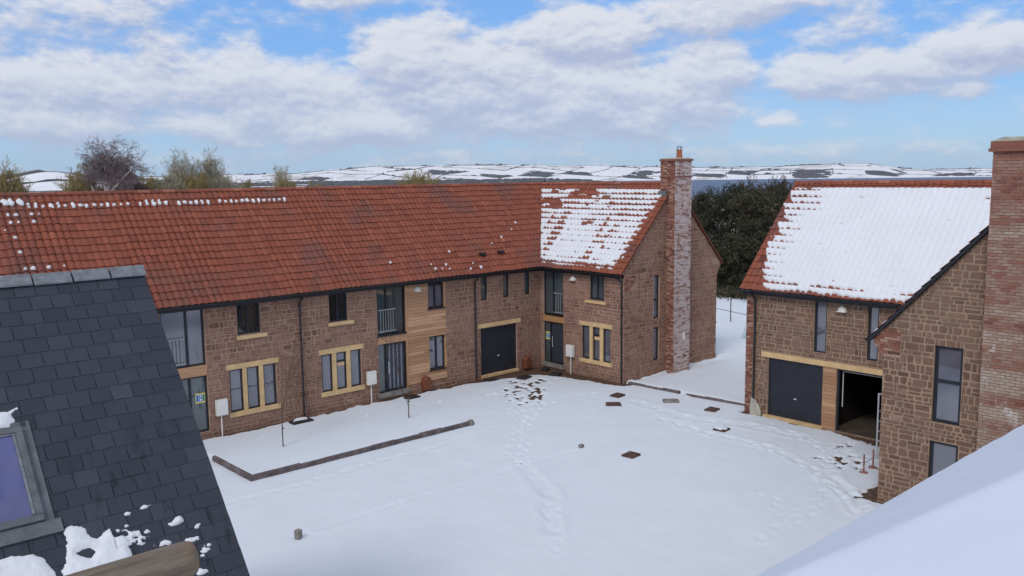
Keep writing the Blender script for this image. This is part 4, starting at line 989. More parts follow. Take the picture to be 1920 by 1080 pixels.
# ================================================================== ground
def terr(x, y):
    x = np.asarray(x, float); y = np.asarray(y, float)
    d = np.hypot(x, y); az = np.degrees(HEAD - np.arctan2(y, x)); az = (az+180) % 360-180
    px = 960+1630.7*np.tan(np.radians(np.clip(az, -60, 60)))
    sk = np.interp(px, [-600, 110, 300, 430, 560, 620, 700, 850, 1000, 1250, 1300, 1400, 1500, 1560, 1625, 1680, 1720, 1860, 2600], [10, 9, 7, 9, 8.5, 15, 20, 21, 19.5, 13, 10.5, 10, 12.5, 14.5, 14, 6, 2.5, 2, 6])
    ca = np.cos(np.radians(np.clip(az, -60, 60)))
    top = 9 + sk*8000*ca/1630
    lft = soft(-18, -27, az); wat = soft(1.0, 8.0, az)
    mid = -20*(1-wat) - 47*wat
    base = -.06 - 2.0*soft(62, 110, d) - 6*soft(110, 500, d)*(1-lft) + (mid+8)*soft(500, 1900, d)*(1-lft)
    n = fbm(x/900, y/900, 4, 81)-.5
    base = base + 9*n*soft(400, 1500, d)*(1-wat)
    hill = soft(6650, 8000, d)**.85
    z = base + (top-base)*hill + 26*(fbm(x/700+5, y/700, 3, 82)-.5)*hill*(1-soft(7500, 8000, d))
    z = np.where(d > 8000, top - 30*soft(8000, 11000, d), z)
    lh = soft(1500, 2300, d)*(1-soft(2900, 4000, d)); z = z + lft*(27+9*np.sin(az*1.1+.6))*lh
    return z
nA, rad = 300, np.concatenate([np.linspace(0, 70, 15), np.geomspace(76, 1200, 45), np.linspace(1250, 8200, 190), np.geomspace(8400, 13000, 12)])
azs = np.radians(np.linspace(-44, 44, nA)); th = np.concatenate([HEAD-azs, HEAD-np.radians(np.linspace(48, 312, 60))])
R_, T_ = np.meshgrid(rad, th); X = R_*np.cos(T_); Y = R_*np.sin(T_); Z = terr(X, Y)
mb = MB(); mb.v = np.stack([X, Y, Z], -1).reshape(-1, 3).tolist(); nr = len(rad); nt = len(th)
mb.f = [(j*nr+i, j*nr+i+1, ((j+1) % nt)*nr+i+1, ((j+1) % nt)*nr+i) for j in range(nt) for i in range(nr-1)]; mb.t = [.5]*len(mb.f)
tag(mb.build('terrain', M['terrain'], fix=False, smooth=True), 'snowy fields and hills beyond the houses', kind='structure')
def pol(px, d): a = math.atan((px-960)/1630.7); return (d*cos(HEAD-a), d*sin(HEAD-a))
mb = MB(); V = []
for a in np.linspace(-2, 42, 20):
    for d in (1500, 7400): V.append((d*cos(HEAD-radians(a)), d*sin(HEAD-radians(a)), -40))
mb.grid(V, [(2*i, 2*i+1, 2*i+3, 2*i+2) for i in range(19)])
tag(mb.build('estuary_water', M['water'], fix=False), 'grey-blue estuary water', kind='structure')
mb = MB(); mb.face([(4.7, 4.9, 0), (36, 4.9, 0), (36, 29.3, 0), (4.7, 29.3, 0)]); tag(mb.build('soil', M['soil'], fix=False), kind='structure')

def axis(a0, a1, fa, fb, far, sc, sf): return np.concatenate([np.arange(a0, fa, sc), np.arange(fa, fb, sf), np.arange(fb, far, .32)])
gx = axis(-4, 0, 8.5, 29.6, 62, .5, .065); gy = axis(-4, 0, 9.0, 29.3, 56, .5, .065)
X, Y = np.meshgrid(gx, gy)
ins = lambda a, b, c, d: soft(a-.05, a+.05, X)*soft(b+.05, b-.05, X)*soft(c-.05, c+.05, Y)*soft(d+.05, d-.05, Y)
Z = .055 + .035*(fbm(X*.45, Y*.45, 4, 91)-.5) + .012*(fbm(X*2.5, Y*2.5, 3, 92)-.5)
en = (fbm(X*2.2, Y*2.2, 4, 93)-.5); en2 = fbm(X*6, Y*6, 3, 94)-.5
# planting bed behind the kerb
bed = soft(11.0, 11.06, X)*soft(19.45, 19.3, X)*soft(23.82+(10.96-X)*.0095+.08, 23.82+(10.96-X)*.0095+.15, Y)*(Y < 29.2); Z += bed*(.125*soft(29.0, 25.0, Y)+.01)
# higher yard beyond the kerb between the two houses
ky = 28.35+.3*np.clip((24-Y)/6, 0, 1.2); Z += .10*soft(ky-.05, ky+.1, X)*(Y < 24.2)*(Y > 17.8)+ .10*soft(29.8, 31.0, X)*(Y >= 24.0)
def bare(dist, wd, dep=.16): # soil showing along a wall foot
    global Z
    Z = Z - dep*soft(wd+.16, wd-.05, dist + en*.55 + en2*.14)
dA, dB = np.where(Y < 29.4, 29.16-Y, 9), np.where(Y > 24.0, np.abs(28.17-X), np.hypot(28.17-X, 24.0-Y))
dA = np.where(X > 28.3, 9, dA)
crn = 1.8*np.exp(-((np.clip(dA, 0, 9)+np.clip(28.17-X, 0, 30)+.0)/3.6)**2)
bare(np.minimum(dA, dB) - crn, .16)
dG = np.where((X > 28.1) & (X < 35.1), np.where(Y < 23.61, 24.05-Y-.45*((X > 31.0) & (X < 32.3)), 0.05), 9); dG = np.where(Y > 24.1, 9, dG); bare(dG, .08, .10)
dCw = np.where((Y < 18) & (Y > 10.2) & (X < 28.3), 28.0-X, 9); bare(dCw-.45*soft(14.6, 12.4, Y), .06)
dDs = np.where((X > 22.6) & (X < 28.2) & (Y > 10.2), Y-10.33, 9); bare(dDs, .50); dDf = np.where((Y < 10.5), 22.77-X, 9); bare(np.where(dDf < -.1, 9, dDf), .12)
scat = np.exp(-((X-25.6)/2.4)**2-((Y-12.4)/1.5)**2); Z -= .12*soft(.67, .75, .55*fbm(X*3.1, Y*3.1, 3, 95)+.45*fbm(X*8, Y*8, 2, 96)+.12*scat)*soft(.25, .6, scat)
def blob(cx, cy, rx, ry, ang, dep, rim=.45):
    global Z
    i0, i1 = np.searchsorted(gx, [cx-.6, cx+.6]); j0, j1 = np.searchsorted(gy, [cy-.6, cy+.6])
    if i1-i0 < 2 or j1-j0 < 2: return
    x_, y_ = X[j0:j1, i0:i1]-cx, Y[j0:j1, i0:i1]-cy; a = x_*cos(ang)+y_*sin(ang); b = -x_*sin(ang)+y_*cos(ang); q = (a/rx)**2+(b/ry)**2
    Z[j0:j1, i0:i1] += -dep*np.exp(-q*1.1) + dep*rim*np.exp(-((np.sqrt(q)-1.6)/.5)**2)
rs = random.Random(17); Zb = Z.copy()
def trail(pts, dep=.055, step=.36, side=.13, jit=.05, n=1, wide=0):
    for k_ in range(n):
        off = rs.uniform(-wide, wide); s_ = 1
        for (a, b), (c, d) in zip(pts[:-1], pts[1:]):
            L = math.hypot(c-a, d-b); m_ = max(1, int(L/step)); ang = atan2(d-b, c-a)
            for i in range(m_):
                t = (i+rs.uniform(-.2, .2))/m_; s_ = -s_; o_ = off+s_*side+rs.uniform(-jit, jit)
                blob(a+(c-a)*t-sin(ang)*o_, b+(d-b)*t+cos(ang)*o_, .17, .085, ang+rs.uniform(-.25, .25), .5*dep*rs.uniform(.5, 1.3), .3)
def groove(pts, dep=.03, wd=.16):
    global Z
    for (a, b), (c, d) in zip(pts[:-1], pts[1:]):
        t = np.clip(((X-a)*(c-a)+(Y-b)*(d-b))/((c-a)**2+(d-b)**2), 0, 1); q = np.hypot(X-a-t*(c-a), Y-b-t*(d-b))
        q = q*(.6+.9*fbm(X*1.7, Y*1.7, 3, 98)); Z += (-dep*np.exp(-(q/wd)**2) + dep*.8*np.exp(-((q-wd*1.9)/(wd*.6))**2))*(.1+1.5*fbm(X*1.3, Y*1.3, 3, 97))
T1 = [(25.48, 26.87), (23.18, 24.15), (20.8, 22.37), (17.87, 19.49)]
trail(T1, n=3, wide=.45); trail([(24.5, 27.17), (22.55, 24.78), (20.45, 22.71)], n=2, wide=.3)
trail([(17.87, 19.49), (16.6, 16.89), (14.82, 15.0), (13.76, 13.49)], n=1); trail([(16.6, 16.89), (14.6, 14.9)], .05, n=1, wide=.25)
groove([(10.64, 19.26), (13.2, 19.32), (16.03, 19.22), (18.2, 19.2), (20.2, 19.08)], .016, .12); groove([(17.87, 19.49), (16.6, 16.89), (14.82, 15.0)], .03, .2)
groove([(9.7, 22.61), (12.1, 22.51), (14.43, 22.65), (16.84, 22.62), (18.65, 22.94)], .02, .12); trail([(9.7, 22.61), (12.1, 22.51), (14.43, 22.65), (16.84, 22.62), (18.65, 22.94), (20.4, 23.4)], .04)
trail([(25.53, 24.82), (25.57, 22.92), (25.25, 20.99)]); trail([(26.16, 21.75), (25.65, 19.03), (26.42, 16.8), (26.61, 14.83), (26.0, 12.62)], .06, n=2, wide=.3); groove([(26.16, 21.75), (25.65, 19.03), (26.42, 16.8), (26.61, 14.83)], .025, .2)
trail([(24.95, 19.72), (24.67, 17.17), (24.8, 14.95), (23.47, 12.01), (22.28, 10.54)], .05, n=2, wide=.2); groove([(24.95, 19.72), (24.67, 17.17), (24.8, 14.95), (23.47, 12.01), (22.28, 10.54)], .02, .15)
trail([(24.4, 12.42), (20.87, 11.1), (18.83, 11.14)], .06); trail([(20.9, 12.6), (20.3, 11.6), (19.0, 11.2), (17.4, 10.9)], .05); trail([(26.05, 18.13), (26.96, 16.27), (25.77, 13.23)], .04)
groove([(23.9, 12.3), (22.6, 11.0), (21.9, 10.4)], .035, .13); groove([(23.5, 12.4), (22.2, 11.0), (21.4, 10.3)], .03, .1)
Z = np.where(Zb > .03, np.maximum(Z, .012), Z)
for i in range(64):                                 # muddy scuffs where people come out of the corner
    t = rs.random(); l_ = rs.random() < .6
    cx, cy = (25.9-2.9*t+rs.gauss(0, .22), 27.3-3.1*t+rs.gauss(0, .22)) if l_ else (24.9-1.9*t+rs.gauss(0, .35), 27.6-2.4*t+rs.gauss(0, .3))
    blob(cx, cy, .15, .085, rs.uniform(.4, 1.3), .13*(1.1-.5*t), 0)
for i in range(14): blob(rs.uniform(22.5, 27.2), rs.uniform(23.5, 27.2), .12, .07, rs.uniform(0, 3), .09, .05)
for cx, cy, dp in ((17.87, 19.45, .12), (28.2, 20.75, .1), (13.2, 27.7, .06), (17.3, 27.4, .08), (20.6, 27.2, .09)): blob(cx, cy, .12, .06, .8, dp)
house = ((X > 28.03) & (X < 34.7) & (Y < 17.95) & (Y > 3)) | ((X > 22.82) & (X < 34) & (Y < 10.28)) | ((Y > 29.2) & (X < 34.9) & (Y < 35.9)) | ((X > 28.2) & (X < 34.9) & (Y > 24.1) & (Y < 36)) | ((X < 4.4) & (Y > EY-3.1) & (Y < EY+3.1))
Z = np.where(house, -.2, Z)
edge = soft(56, 61, X); Z = Z*(1-edge) - .03*edge
ny, nx = X.shape; mb = MB(); mb.v = np.stack([X, Y, Z], -1).reshape(-1, 3).tolist()
jj, ii = np.meshgrid(np.arange(ny-1), np.arange(nx-1), indexing='ij'); q = (jj*nx+ii).ravel()
mb.f = np.stack([q, q+1, q+nx+1, q+nx], 1).tolist(); mb.t = [.5]*len(mb.f)
tag(mb.build('snow_ground', M['snow'], fix=False, smooth=True), 'trodden snow covering the courtyard', kind='structure')

# ================================================================== kerbs
def kerb(pts, w_, h, label, seed):
    r_ = random.Random(seed); mb = MB()
    for (a, b), (c, d) in zip(pts[:-1], pts[1:]):
        L = math.hypot(c-a, d-b); ux, uy = (c-a)/L, (d-b)/L; s_ = 0
        while s_ < L-.05:
            l_ = min(r_.uniform(.8, 1.0), L-s_); j = r_.uniform(-.015, .015); hh_ = h+r_.uniform(-.02, .015); t = r_.random()
            P = lambda s, o, z: (a+ux*s-uy*(o+j), b+uy*s+ux*(o+j), z)
            s1, s2 = s_+.006, s_+l_-.006; e = .02
            mb.hexa([P(s1, 0, -.1), P(s2, 0, -.1), P(s2, w_, -.1), P(s1, w_, -.1), P(s1, 0, hh_-e), P(s2, 0, hh_-e), P(s2, w_, hh_-e), P(s1, w_, hh_-e)], t)
            mb.hexa([P(s1, 0, hh_-e), P(s2, 0, hh_-e), P(s2, w_, hh_-e), P(s1, w_, hh_-e), P(s1+e*.5, e, hh_), P(s2-e*.5, e, hh_), P(s2-e*.5, w_-e, hh_), P(s1+e*.5, w_-e, hh_)], t)
            s_ += l_
    o = mb.build('kerb', M['kerb'], None, org=(pts[0][0], pts[0][1], 0)); tag(o, label, 'kerb'); return o
kerb([(10.90, 26.5), (10.96, 23.80), (19.35, 23.72)], .12, .215, 'long dark kerb edging the snowy bed in front of the terrace', 1)
mb = MB(); mound(mb, (19.42, 23.82, .02), (1, 0, 0), (0, 1, 0), (0, 0, 1), .17, .14, .24, random.Random(2), 12); o = mb.build('end_stone', M['concrete'], None, org=(19.42, 23.82, 0), smooth=False); tag(o, 'pale rounded stone at the far end of the long dark kerb', 'stone')
kerb([(28.22, 23.85), (28.36, 21.2)], .12, .15, 'low kerb running from the foot of the corner house chimney gable', 3)
kerb([(28.34, 20.9), (28.62, 17.95)], .12, .13, 'snow-dusted low kerb ending at the garage house pier', 4)

# ================================================================== raised drain covers and loose blocks in the snow
def cover(x_, y_, rot, w_, d_, h, mk, label, snow=0, group=None, lid=True):
    o = thing('drain_cover', label, 'drain cover', (x_, y_, 0), group); c, s = cos(rot), sin(rot)
    P = lambda a, b, z: (x_+a*c-b*s, y_+a*s+b*c, z)
    mb = MB(); e = .022; a, b = w_/2, d_/2
    for z0_, z1_, q in ((-.05, h-e, 0), (h-e, h, e)):
        mb.hexa([P(-a, -b, z0_), P(a, -b, z0_), P(a, b, z0_), P(-a, b, z0_), P(-a+q, -b+q, z1_), P(a-q, -b+q, z1_), P(a-q, b-q, z1_), P(-a+q, b-q, z1_)])
    mb.build('frame', M[mk], o)
    if lid:
        mb = MB(); a2, b2 = a*.74, b*.74; mb.hexa([P(-a2, -b2, h), P(a2, -b2, h), P(a2, b2, h), P(-a2, b2, h), P(-a2*.97, -b2*.97, h+.012), P(a2*.97, -b2*.97, h+.012), P(a2*.97, b2*.97, h+.012), P(-a2*.97, b2*.97, h+.012)])
        mb.build('lid', M['iron'] if mk == 'iron' else M[mk], o)
    if snow:
        mb = MB(); mound(mb, P(.03, .06, h+.005), (c, s, 0), (-s, c, 0), (0, 0, 1), a*snow, b*snow, .05, random.Random(int(x_*10)), 14); mb.build('snow_cap', M['snow'], o, smooth=True, fix=False)
    return o
GR = 'raised drain covers standing out of the courtyard snow'
q4 = radians(42)
cover(26.32, 22.78, .1, .50, .42, .13, 'block', 'dark red drain cover just behind the flat brown block near the corner house', group=GR)
cover(25.14, 21.97, -q4, .58, .34, .14, 'block', 'flat brown block with a straight front edge, nearest the corner house', group=GR, lid=False)
cover(27.11, 20.69, -q4-.05, .62, .40, .14, 'concrete', 'tan coloured slab lying before the low kerb between the houses', group=GR, lid=False)
cover(27.20, 18.82, .15, .48, .42, .13, 'block', 'dark drain cover closest to the brick pier of the garage house', group=GR)
cover(25.29, 17.09, .1, .46, .44, .12, 'block', 'drain cover half hidden under snow with only its dark front edge showing', snow=1.05, group=GR)
cover(20.84, 17.46, .1, .47, .42, .13, 'block', 'dark drain cover alone in the middle of the courtyard snow', group=GR)
GW = 'drain covers along the foot of the walls'
cover(15.15, 28.45, 0, .80, .42, .15, 'iron', 'black drain cover heaped with debris under the downpipe of the terrace', group=GW, lid=True)
mb = MB(); rs = random.Random(3)
mound(mb, (15.15, 28.52, .155), (1, 0, 0), (0, 1, 0), (0, 0, 1), .34, .14, .07, rs, 12); o = mb.build('snow_heap', M['snow'], None, org=(15.15, 28.5, .155), smooth=True, fix=False); tag(o, 'small heap of dirty snow on the drain cover under the terrace downpipe', 'snow heap')
cover(20.2, 28.50, 0, .62, .34, .12, 'iron', 'black drain cover in front of the step of the dark striped door', group=GW)
cover(24.50, 28.50, 0, .62, .36, .10, 'iron', 'black drain cover just below the garage threshold of the terrace', group=GW)
cover(25.80, 27.80, .3, .66, .46, .12, 'iron', 'black drain cover at the edge of the bare soil, nearest the muddy footprints', group=GW)
cover(27.25, 27.30, .5, .60, .44, .12, 'iron', 'black drain cover on the bare soil in the corner, before the corner house door', group=GW)
cover(27.65, 28.35, .3, .36, .30, .13, 'iron', 'smallest black drain cover tucked right into the corner of the two houses', group=GW)
def post_block(x_, y_, w_, h, label, mk='concrete'):
    mb = MB(); c, s = cos(.35), sin(.35); a = w_/2; P = lambda u, v, z: (x_+u*c-v*s, y_+u*s+v*c, z)
    for z0_, z1_, q in ((-.1, h-.02, 0), (h-.02, h, .02)): mb.hexa([P(-a, -a, z0_), P(a, -a, z0_), P(a, a, z0_), P(-a, a, z0_), P(-a+q, -a+q, z1_), P(a-q, -a+q, z1_), P(a-q, a-q, z1_), P(-a+q, a-q, z1_)])
    tag(mb.build('concrete_block', M[mk], None, org=(x_, y_, 0)), label, 'concrete block')
post_block(20.34, 19.18, .15, .16, 'small pinkish concrete cube in the snow at the end of a long groove'); post_block(9.93, 19.07, .14, .30, 'small grey upright concrete block in the near snow beside the slate roof')

# ================================================================== meter boxes, saplings, ladder, posts, fence, goal
def meter(P, u, z0_, z1_, w_, label, n=.12):
    o = thing('meter_box', label, 'meter box', P(u, 0, n), 'white meter boxes on pipes against the walls'); mb = MB(); f_ = 1
    pbox(mb, P, u-w_/2, u+w_/2, z0_, z1_, n-.06, n+.10); pbox(mb, P, u-w_/2+.02, u+w_/2-.02, z0_+.02, z1_-.02, n+.10, n+.112); mb.build('box', M['white'], o)
    mb = MB(); mb.tube([P(u-.02, z0_, n), P(u-.02, -.05, n)], .025, 8); mb.build('pipe', M['white'], o); return o
meter(PA, 12.40, .77, 1.33, .40, 'white meter box on a thin pipe right of the terrace door with the safety sign')
meter(PA, 18.62, .80, 1.33, .38, 'white meter box on a thin pipe left of the dark striped door')
meter(PB, 27.10, .80, 1.33, .40, 'white meter box on a thin pipe beside the corner house door')
def gasbox(x_, y_, ax, label):
    o = thing('gas_box', label, 'gas meter box', (x_, y_, 0), 'brown domed gas boxes at the wall foot'); mb = MB(); V = []; n = 10
    prof = [(.10, -.17), (.14, -.19), (.58, -.19), (.64, -.15), (.66, 0)]
    out = [(-.17, .10), (-.19, .14), (-.19, .54), (-.15, .62), (-.08, .66), (.08, .66), (.15, .62), (.19, .54), (.19, .14), (.17, .10)]
    for dd, k_ in ((-.11, 1), (.06, 1), (.11, .86)):
        for a, z_ in out: V.append((x_+a*k_*ax[0]-dd*ax[1]*-1, y_+a*k_*ax[1]-dd*ax[0], .38+(z_-.38)*k_))
    m_ = len(out); F = [tuple(range(m_)), tuple(range(2*m_, 3*m_))]
    for r in range(2):
        for k in range(m_): F.append((r*m_+k, r*m_+(k+1) % m_, (r+1)*m_+(k+1) % m_, (r+1)*m_+k))
    mb.grid(V, F); mb.build('box', M['gasbrown'], o); mb = MB(); mb.tube([(x_, y_, -.05), (x_, y_, .12)], .05, 8); mb.build('pipe', M['iron'], o)
gasbox(21.32, 29.0, (1, 0), 'brown domed gas box standing against the cedar cladding'); gasbox(27.10, 28.98, (1, 0), 'brown domed gas box right of the terrace garage door')
def branch(mb, p, d, L, r, lev, rs, droop=0, seg=3, kids=(6, 6, 5), up=.0, ang=.6, rmin=.008):
    pts = [p]; rr = [r]; q = Vector(p); dd = Vector(d).normalized()
    for i in range(seg):
        dd = (dd + Vector((rs.gauss(0, .13), rs.gauss(0, .13), rs.gauss(0, .10)+up-droop*(i+1)/seg))).normalized(); q = q+dd*(L/seg); pts.append(tuple(q)); rr.append(max(rmin, r*(1-(i+1)/seg*.72)))
    mb.tube(pts, rr, 3 if lev > 0 else 6, rs.random(), cap=False)
    if lev >= len(kids): return
    for k in range(kids[lev]):
        t = rs.uniform(.30, 1.0) if lev else rs.uniform(.35, 1.0); i = min(seg-1, int(t*seg)); f = t*seg-i
        b = Vector(pts[i]).lerp(Vector(pts[i+1]), f); ax = (Vector(pts[i+1])-Vector(pts[i])).normalized()
        sd_ = ax.orthogonal().normalized(); sd_.rotate(Matrix.Rotation(rs.uniform(0, 2*pi), 3, ax)); a = ang*rs.uniform(.6, 1.4)
        nd_ = ax*cos(a)+sd_*sin(a); branch(mb, tuple(b), nd_, L*rs.uniform(.42, .66)*(1.05-.3*t), max(rmin, rr[i]*.55), lev+1, rs, droop, seg, kids, up, ang, rmin)
def sapling(x_, y_, label, seed):
    o = thing('sapling', label, 'sapling', (x_, y_, 0), 'thin bare saplings planted in the bed'); rs = random.Random(seed)
    mb = MB(); mb.tube([(x_-.03, y_, 0), (x_-.03, y_, .95)], .02, 6); mb.build('stake', M['stake'], o)
    mb = MB(); branch(mb, (x_, y_, 0), (0, 0, 1), 2.7, .013, 0, rs, 0, 4, (16, 5), .12, .42, .0032); mb.build('stem', M['twig_brown'], o, fix=False)
    mb = MB(); mb.tube([(x_-.04, y_, .80), (x_+.02, y_, .80)], .03, 6); mb.build('tie', M['black'], o)
sapling(13.11, 25.89, 'thin bare sapling at a stake before the nearer three-light window', 3); sapling(18.13, 25.79, 'thin bare sapling at a stake before the dark striped door', 5)
Ld = thing('scaffold_frame', 'aluminium scaffold frame leaning beside the open garage bay', 'scaffold frame', (26.1, 11.9, 0))
mb = MB(); a, b = (26.10, 11.93), (26.62, 11.45)
for q in (a, b): mb.tube([(q[0], q[1], .05), (q[0], q[1], 2.15)], .026, 8)
mb.tube([(*a, 2.13), (*b, 2.13)], .024, 8); mb.build('stile', M['alu'], Ld); mb = MB()
for z_ in (.3, .62, .94, 1.26, 1.58): mb.tube([(*a, z_), (*b, z_)], .018, 6)
c = ((a[0]*.6+b[0]*.4), (a[1]*.6+b[1]*.4)); mb.tube([(*c, 1.26), (*c, 2.13)], .018, 6); mb.build('rung', M['alu'], Ld)
Br = thing('barrier', 'low rusty post and rail barrier in the mud at the corner of the near gable', 'barrier', (24.6, 11.6, 0))
for x_, y_ in ((24.58, 11.60), (25.22, 11.62)):
    mb = MB(); mb.tube([(x_, y_, 0), (x_, y_, .62)], .026, 8); mb.tube([(x_, y_, .0), (x_, y_, .07), (x_, y_, .10)], [.16, .13, .03], 10); mb.build('post', M['rust'], Br)
mb = MB(); mb.tube([(24.58, 11.6, .36), (25.22, 11.62, .36), (25.9, 11.1, .34)], .018, 6); mb.tube([(25.22, 11.62, .44), (25.9, 11.2, .42)], .018, 6); mb.build('rail', M['alu'], Br)
Fn = thing('wire_fence', 'thin metal post and wire fence in the snow between the two houses', 'fence', (44.2, 29.4, 0))
mb = MB(); mb.tube([(44.2, 29.38, 0), (44.2, 29.38, 1.55)], .035, 6); mb.tube([(44.2, 29.38, .03), (44.0, 30.2, .03)], .03, 5); mb.build('post', M['stake'], Fn)
mb = MB(); mb.tube([(44.9, 32.5, .86), (44.2, 29.38, .78), (43.4, 26.2, .72)], .02, 5); mb.tube([(44.9, 32.5, 1.52), (44.2, 29.38, 1.50)], .012, 4); mb.build('wire', M['stake'], Fn)
Gl = thing('goal', 'small football goal with a teal net beside the garage house', 'goal', (40.0, 25.7, 0))
mb = MB(); mb.tube([(40.0, 25.95, 0), (40.55, 25.75, 1.35), (40.55, 24.2, 1.35), (40.0, 24.0, 0)], .03, 8); mb.tube([(40.0, 25.95, .02), (41.2, 25.9, .02), (41.2, 24.0, .02), (40.0, 24.0, .02)], .025, 6); mb.build('frame', M['alu'], Gl)
mb = MB()
for i in range(15):
    t = i/14; mb.tube([(40.0+.55*t, 25.95-.2*t, 1.35*t), (41.2-.55*t, 25.9-.1*t, .02+1.3*t)], .012, 3)
    mb.tube([(40.55, 25.75-1.55*t, 1.35), (41.2, 25.9-1.9*t, .02)], .012, 3)
for i in range(8):
    t = i/8; mb.tube([(40.55+.65*t, 25.75+.15*t, 1.35-1.33*t), (40.55+.65*t, 24.2-.2*t, 1.35-1.33*t)], .012, 3)
    mb.tube([(40.3+.6*t, 25.9, .02), (40.55, 25.75, 1.35-.2*t)], .012, 3)
mb.build('net', M['teal'], Gl)

# ================================================================== trees
def bare_tree(name, px, d, topy, halfw, label, mk, seed, kind='spread', trunkmk=None, group=None, dense=1.0):
    x_, y_ = pol(px, d); z0_ = float(terr(x_, y_)); az_ = math.atan((px-960)/1630.7)
    zt = 9 + ((342-.013*px)-topy)*d*cos(az_)/1630.7; H = zt-z0_; hw = halfw*d*cos(az_)/1630.7
    o = thing(name, label, 'tree', (x_, y_, z0_), group); rs = random.Random(seed)
    mbT, mbC = MB(), MB()
    if kind == 'birch':
        p0 = (x_, y_, z0_); f1 = (x_+.3, y_-.1, z0_+H*.68); mbT.tube([p0, (x_-.1, y_, z0_+H*.4), f1], [.25, .20, .15], 8); mbT.tube([(x_-.08, y_, z0_+H*.45), (x_-.9, y_+.6, z0_+H*.72)], [.11, .05], 6)
        rt = Vector((sin(HEAD), -cos(HEAD), 0))
        tips = []
        for k in range(7):
            a = (k-1.4)/4.2; s_ = Vector(f1)-Vector((0, 0, rs.uniform(0, .9))); e = s_+rt*(hw*a*.75)+Vector((0, rs.uniform(-1, 1), H*rs.uniform(.20, .31)*(1-.3*abs(a))))
            m1 = s_.lerp(e, .5)+Vector((rs.uniform(-.2, .2), 0, .2)); mbT.tube([tuple(s_), tuple(m1), tuple(e)], [.14, .10, .045], 5, cap=False); tips += [(m1, e), (s_.lerp(e, .25), m1)]
        for s_, e in tips:
            for k in range(14):
                b = s_.lerp(e, rs.random()); d_ = Vector((rs.gauss(0, 1), rs.gauss(0, 1), rs.uniform(.2, 1.1)))
                branch(mbC, tuple(b), d_, H*.12*rs.uniform(.7, 1.3), .026, 0, rs, .16, 4, (8, 4), 0, .6, .0115)
    else:
        p0 = (x_, y_, z0_); n_st = {'spread': 1, 'multi': 4, 'shrub': 9}[kind]
        zc = z0_+H*(.55 if kind != 'shrub' else .45)
        for k in range(n_st):
            a = 2*pi*k/n_st+rs.random(); lean = (0 if n_st == 1 else .28)
            d_ = (cos(a)*lean, sin(a)*lean, 1); st = (x_+cos(a)*.2*n_st/4, y_+sin(a)*.2*n_st/4, z0_)
            mbT.tube([st, tuple(Vector(st)+Vector(d_)*H*.3), tuple(Vector(st)+Vector((d_[0]*1.3, d_[1]*1.3, 1))*H*.6)], [.2/n_st**.4, .14/n_st**.4, .06], 6, cap=False)
        nb = int({'spread': 90, 'multi': 110, 'shrub': 170}[kind]*dense)
        for k in range(nb):     # limbs rising from the stem region to the crown surface
            a = rs.uniform(0, 2*pi); rr = sqrt(rs.random()); top_ = sqrt(max(0, 1-rr*rr*.85))
            lump_ = .86+.22*vnoise(np.array(a*1.3), np.array(rr*2.+seed), seed)
            e = Vector((x_+cos(a)*hw*rr, y_+sin(a)*hw*rr, z0_+H*(.42+.58*top_*rs.uniform(.72, 1.0)*float(lump_))))
            s_ = Vector((x_+cos(a)*hw*rr*.35, y_+sin(a)*hw*rr*.35, z0_+H*rs.uniform(.25, .5)))
            m1 = s_.lerp(e, .5)+Vector((rs.gauss(0, .15), rs.gauss(0, .15), .25)); mbC.tube([tuple(s_), tuple(m1), tuple(e)], [.055, .034, .015], 3, rs.random(), cap=False)
            for q in range(4): 
                b = m1.lerp(e, rs.random()); branch(mbC, tuple(b), (e-m1).normalized()+Vector((rs.gauss(0, .4), rs.gauss(0, .4), rs.gauss(.1, .3))), H*.11*rs.uniform(.6, 1.2), .018, 0, rs, -.03, 3, (5, 4), .05, .5, .0115)
    mbT.build('trunk', M[trunkmk or 'bark'], o, fix=False); mbC.build('crown', M[mk], o, fix=False); return o
GT = 'bare trees behind the terrace'
bare_tree('willow_tree', 18, 112, 317, 40, 'olive-brown bushy tree at the far left edge above the terrace ridge', 'twig_olive', 1, 'shrub', group=GT)
bare_tree('willow_tree', 166, 99, 319, 32, 'rounded yellow-olive bushy tree just left of the birch trunk', 'twig_olive', 2, 'shrub', group=GT, dense=1.3)
bare_tree('bushy_tree', 240, 112, 323, 44, 'dense dark purple-brown bushy tree behind the birch trunk', 'twig_purple', 3, 'shrub', group=GT, dense=1.8)
bare_tree('birch_tree', 200, 97, 266, 54, 'tall birch with a white forked trunk and fine drooping twigs', 'twig_birch', 4, 'birch', 'birch', GT)
bare_tree('bare_tree', 352, 131, 289, 30, 'pale upright bare tree, left one of the pale pair above the terrace ridge', 'twig_pale', 5, 'multi', 'twig_pale', GT, .8)
bare_tree('bare_tree', 402, 133, 290, 32, 'pale upright bare tree, right one of the pale pair above the terrace ridge', 'twig_pale', 15, 'multi', 'twig_pale', GT, .8)
for i, (px, ty, hw, lb) in enumerate(((283, 333, 22, 'low olive shrub between the dark bushy tree and the pale pair'), (326, 329, 28, 'low olive shrub under the left pale bare tree'), (374, 327, 30, 'broad olive shrub under both pale bare trees'), (424, 330, 26, 'low olive shrub at the right foot of the pale pair'), (468, 342, 24, 'lowest yellowish shrub to the right of the pale pair'))):
    bare_tree('shrub', px, 124+i, ty, hw, lb, 'twig_olive' if i % 2 == 0 else 'twig_pale', 20+i, 'shrub', group='olive shrubs behind the terrace', dense=.8)
bare_tree('bare_tree', 535, 190, 312, 19, 'small faint bare tree alone above the middle of the terrace ridge', 'twig_pale', 30, 'multi', 'twig_pale', dense=.45)
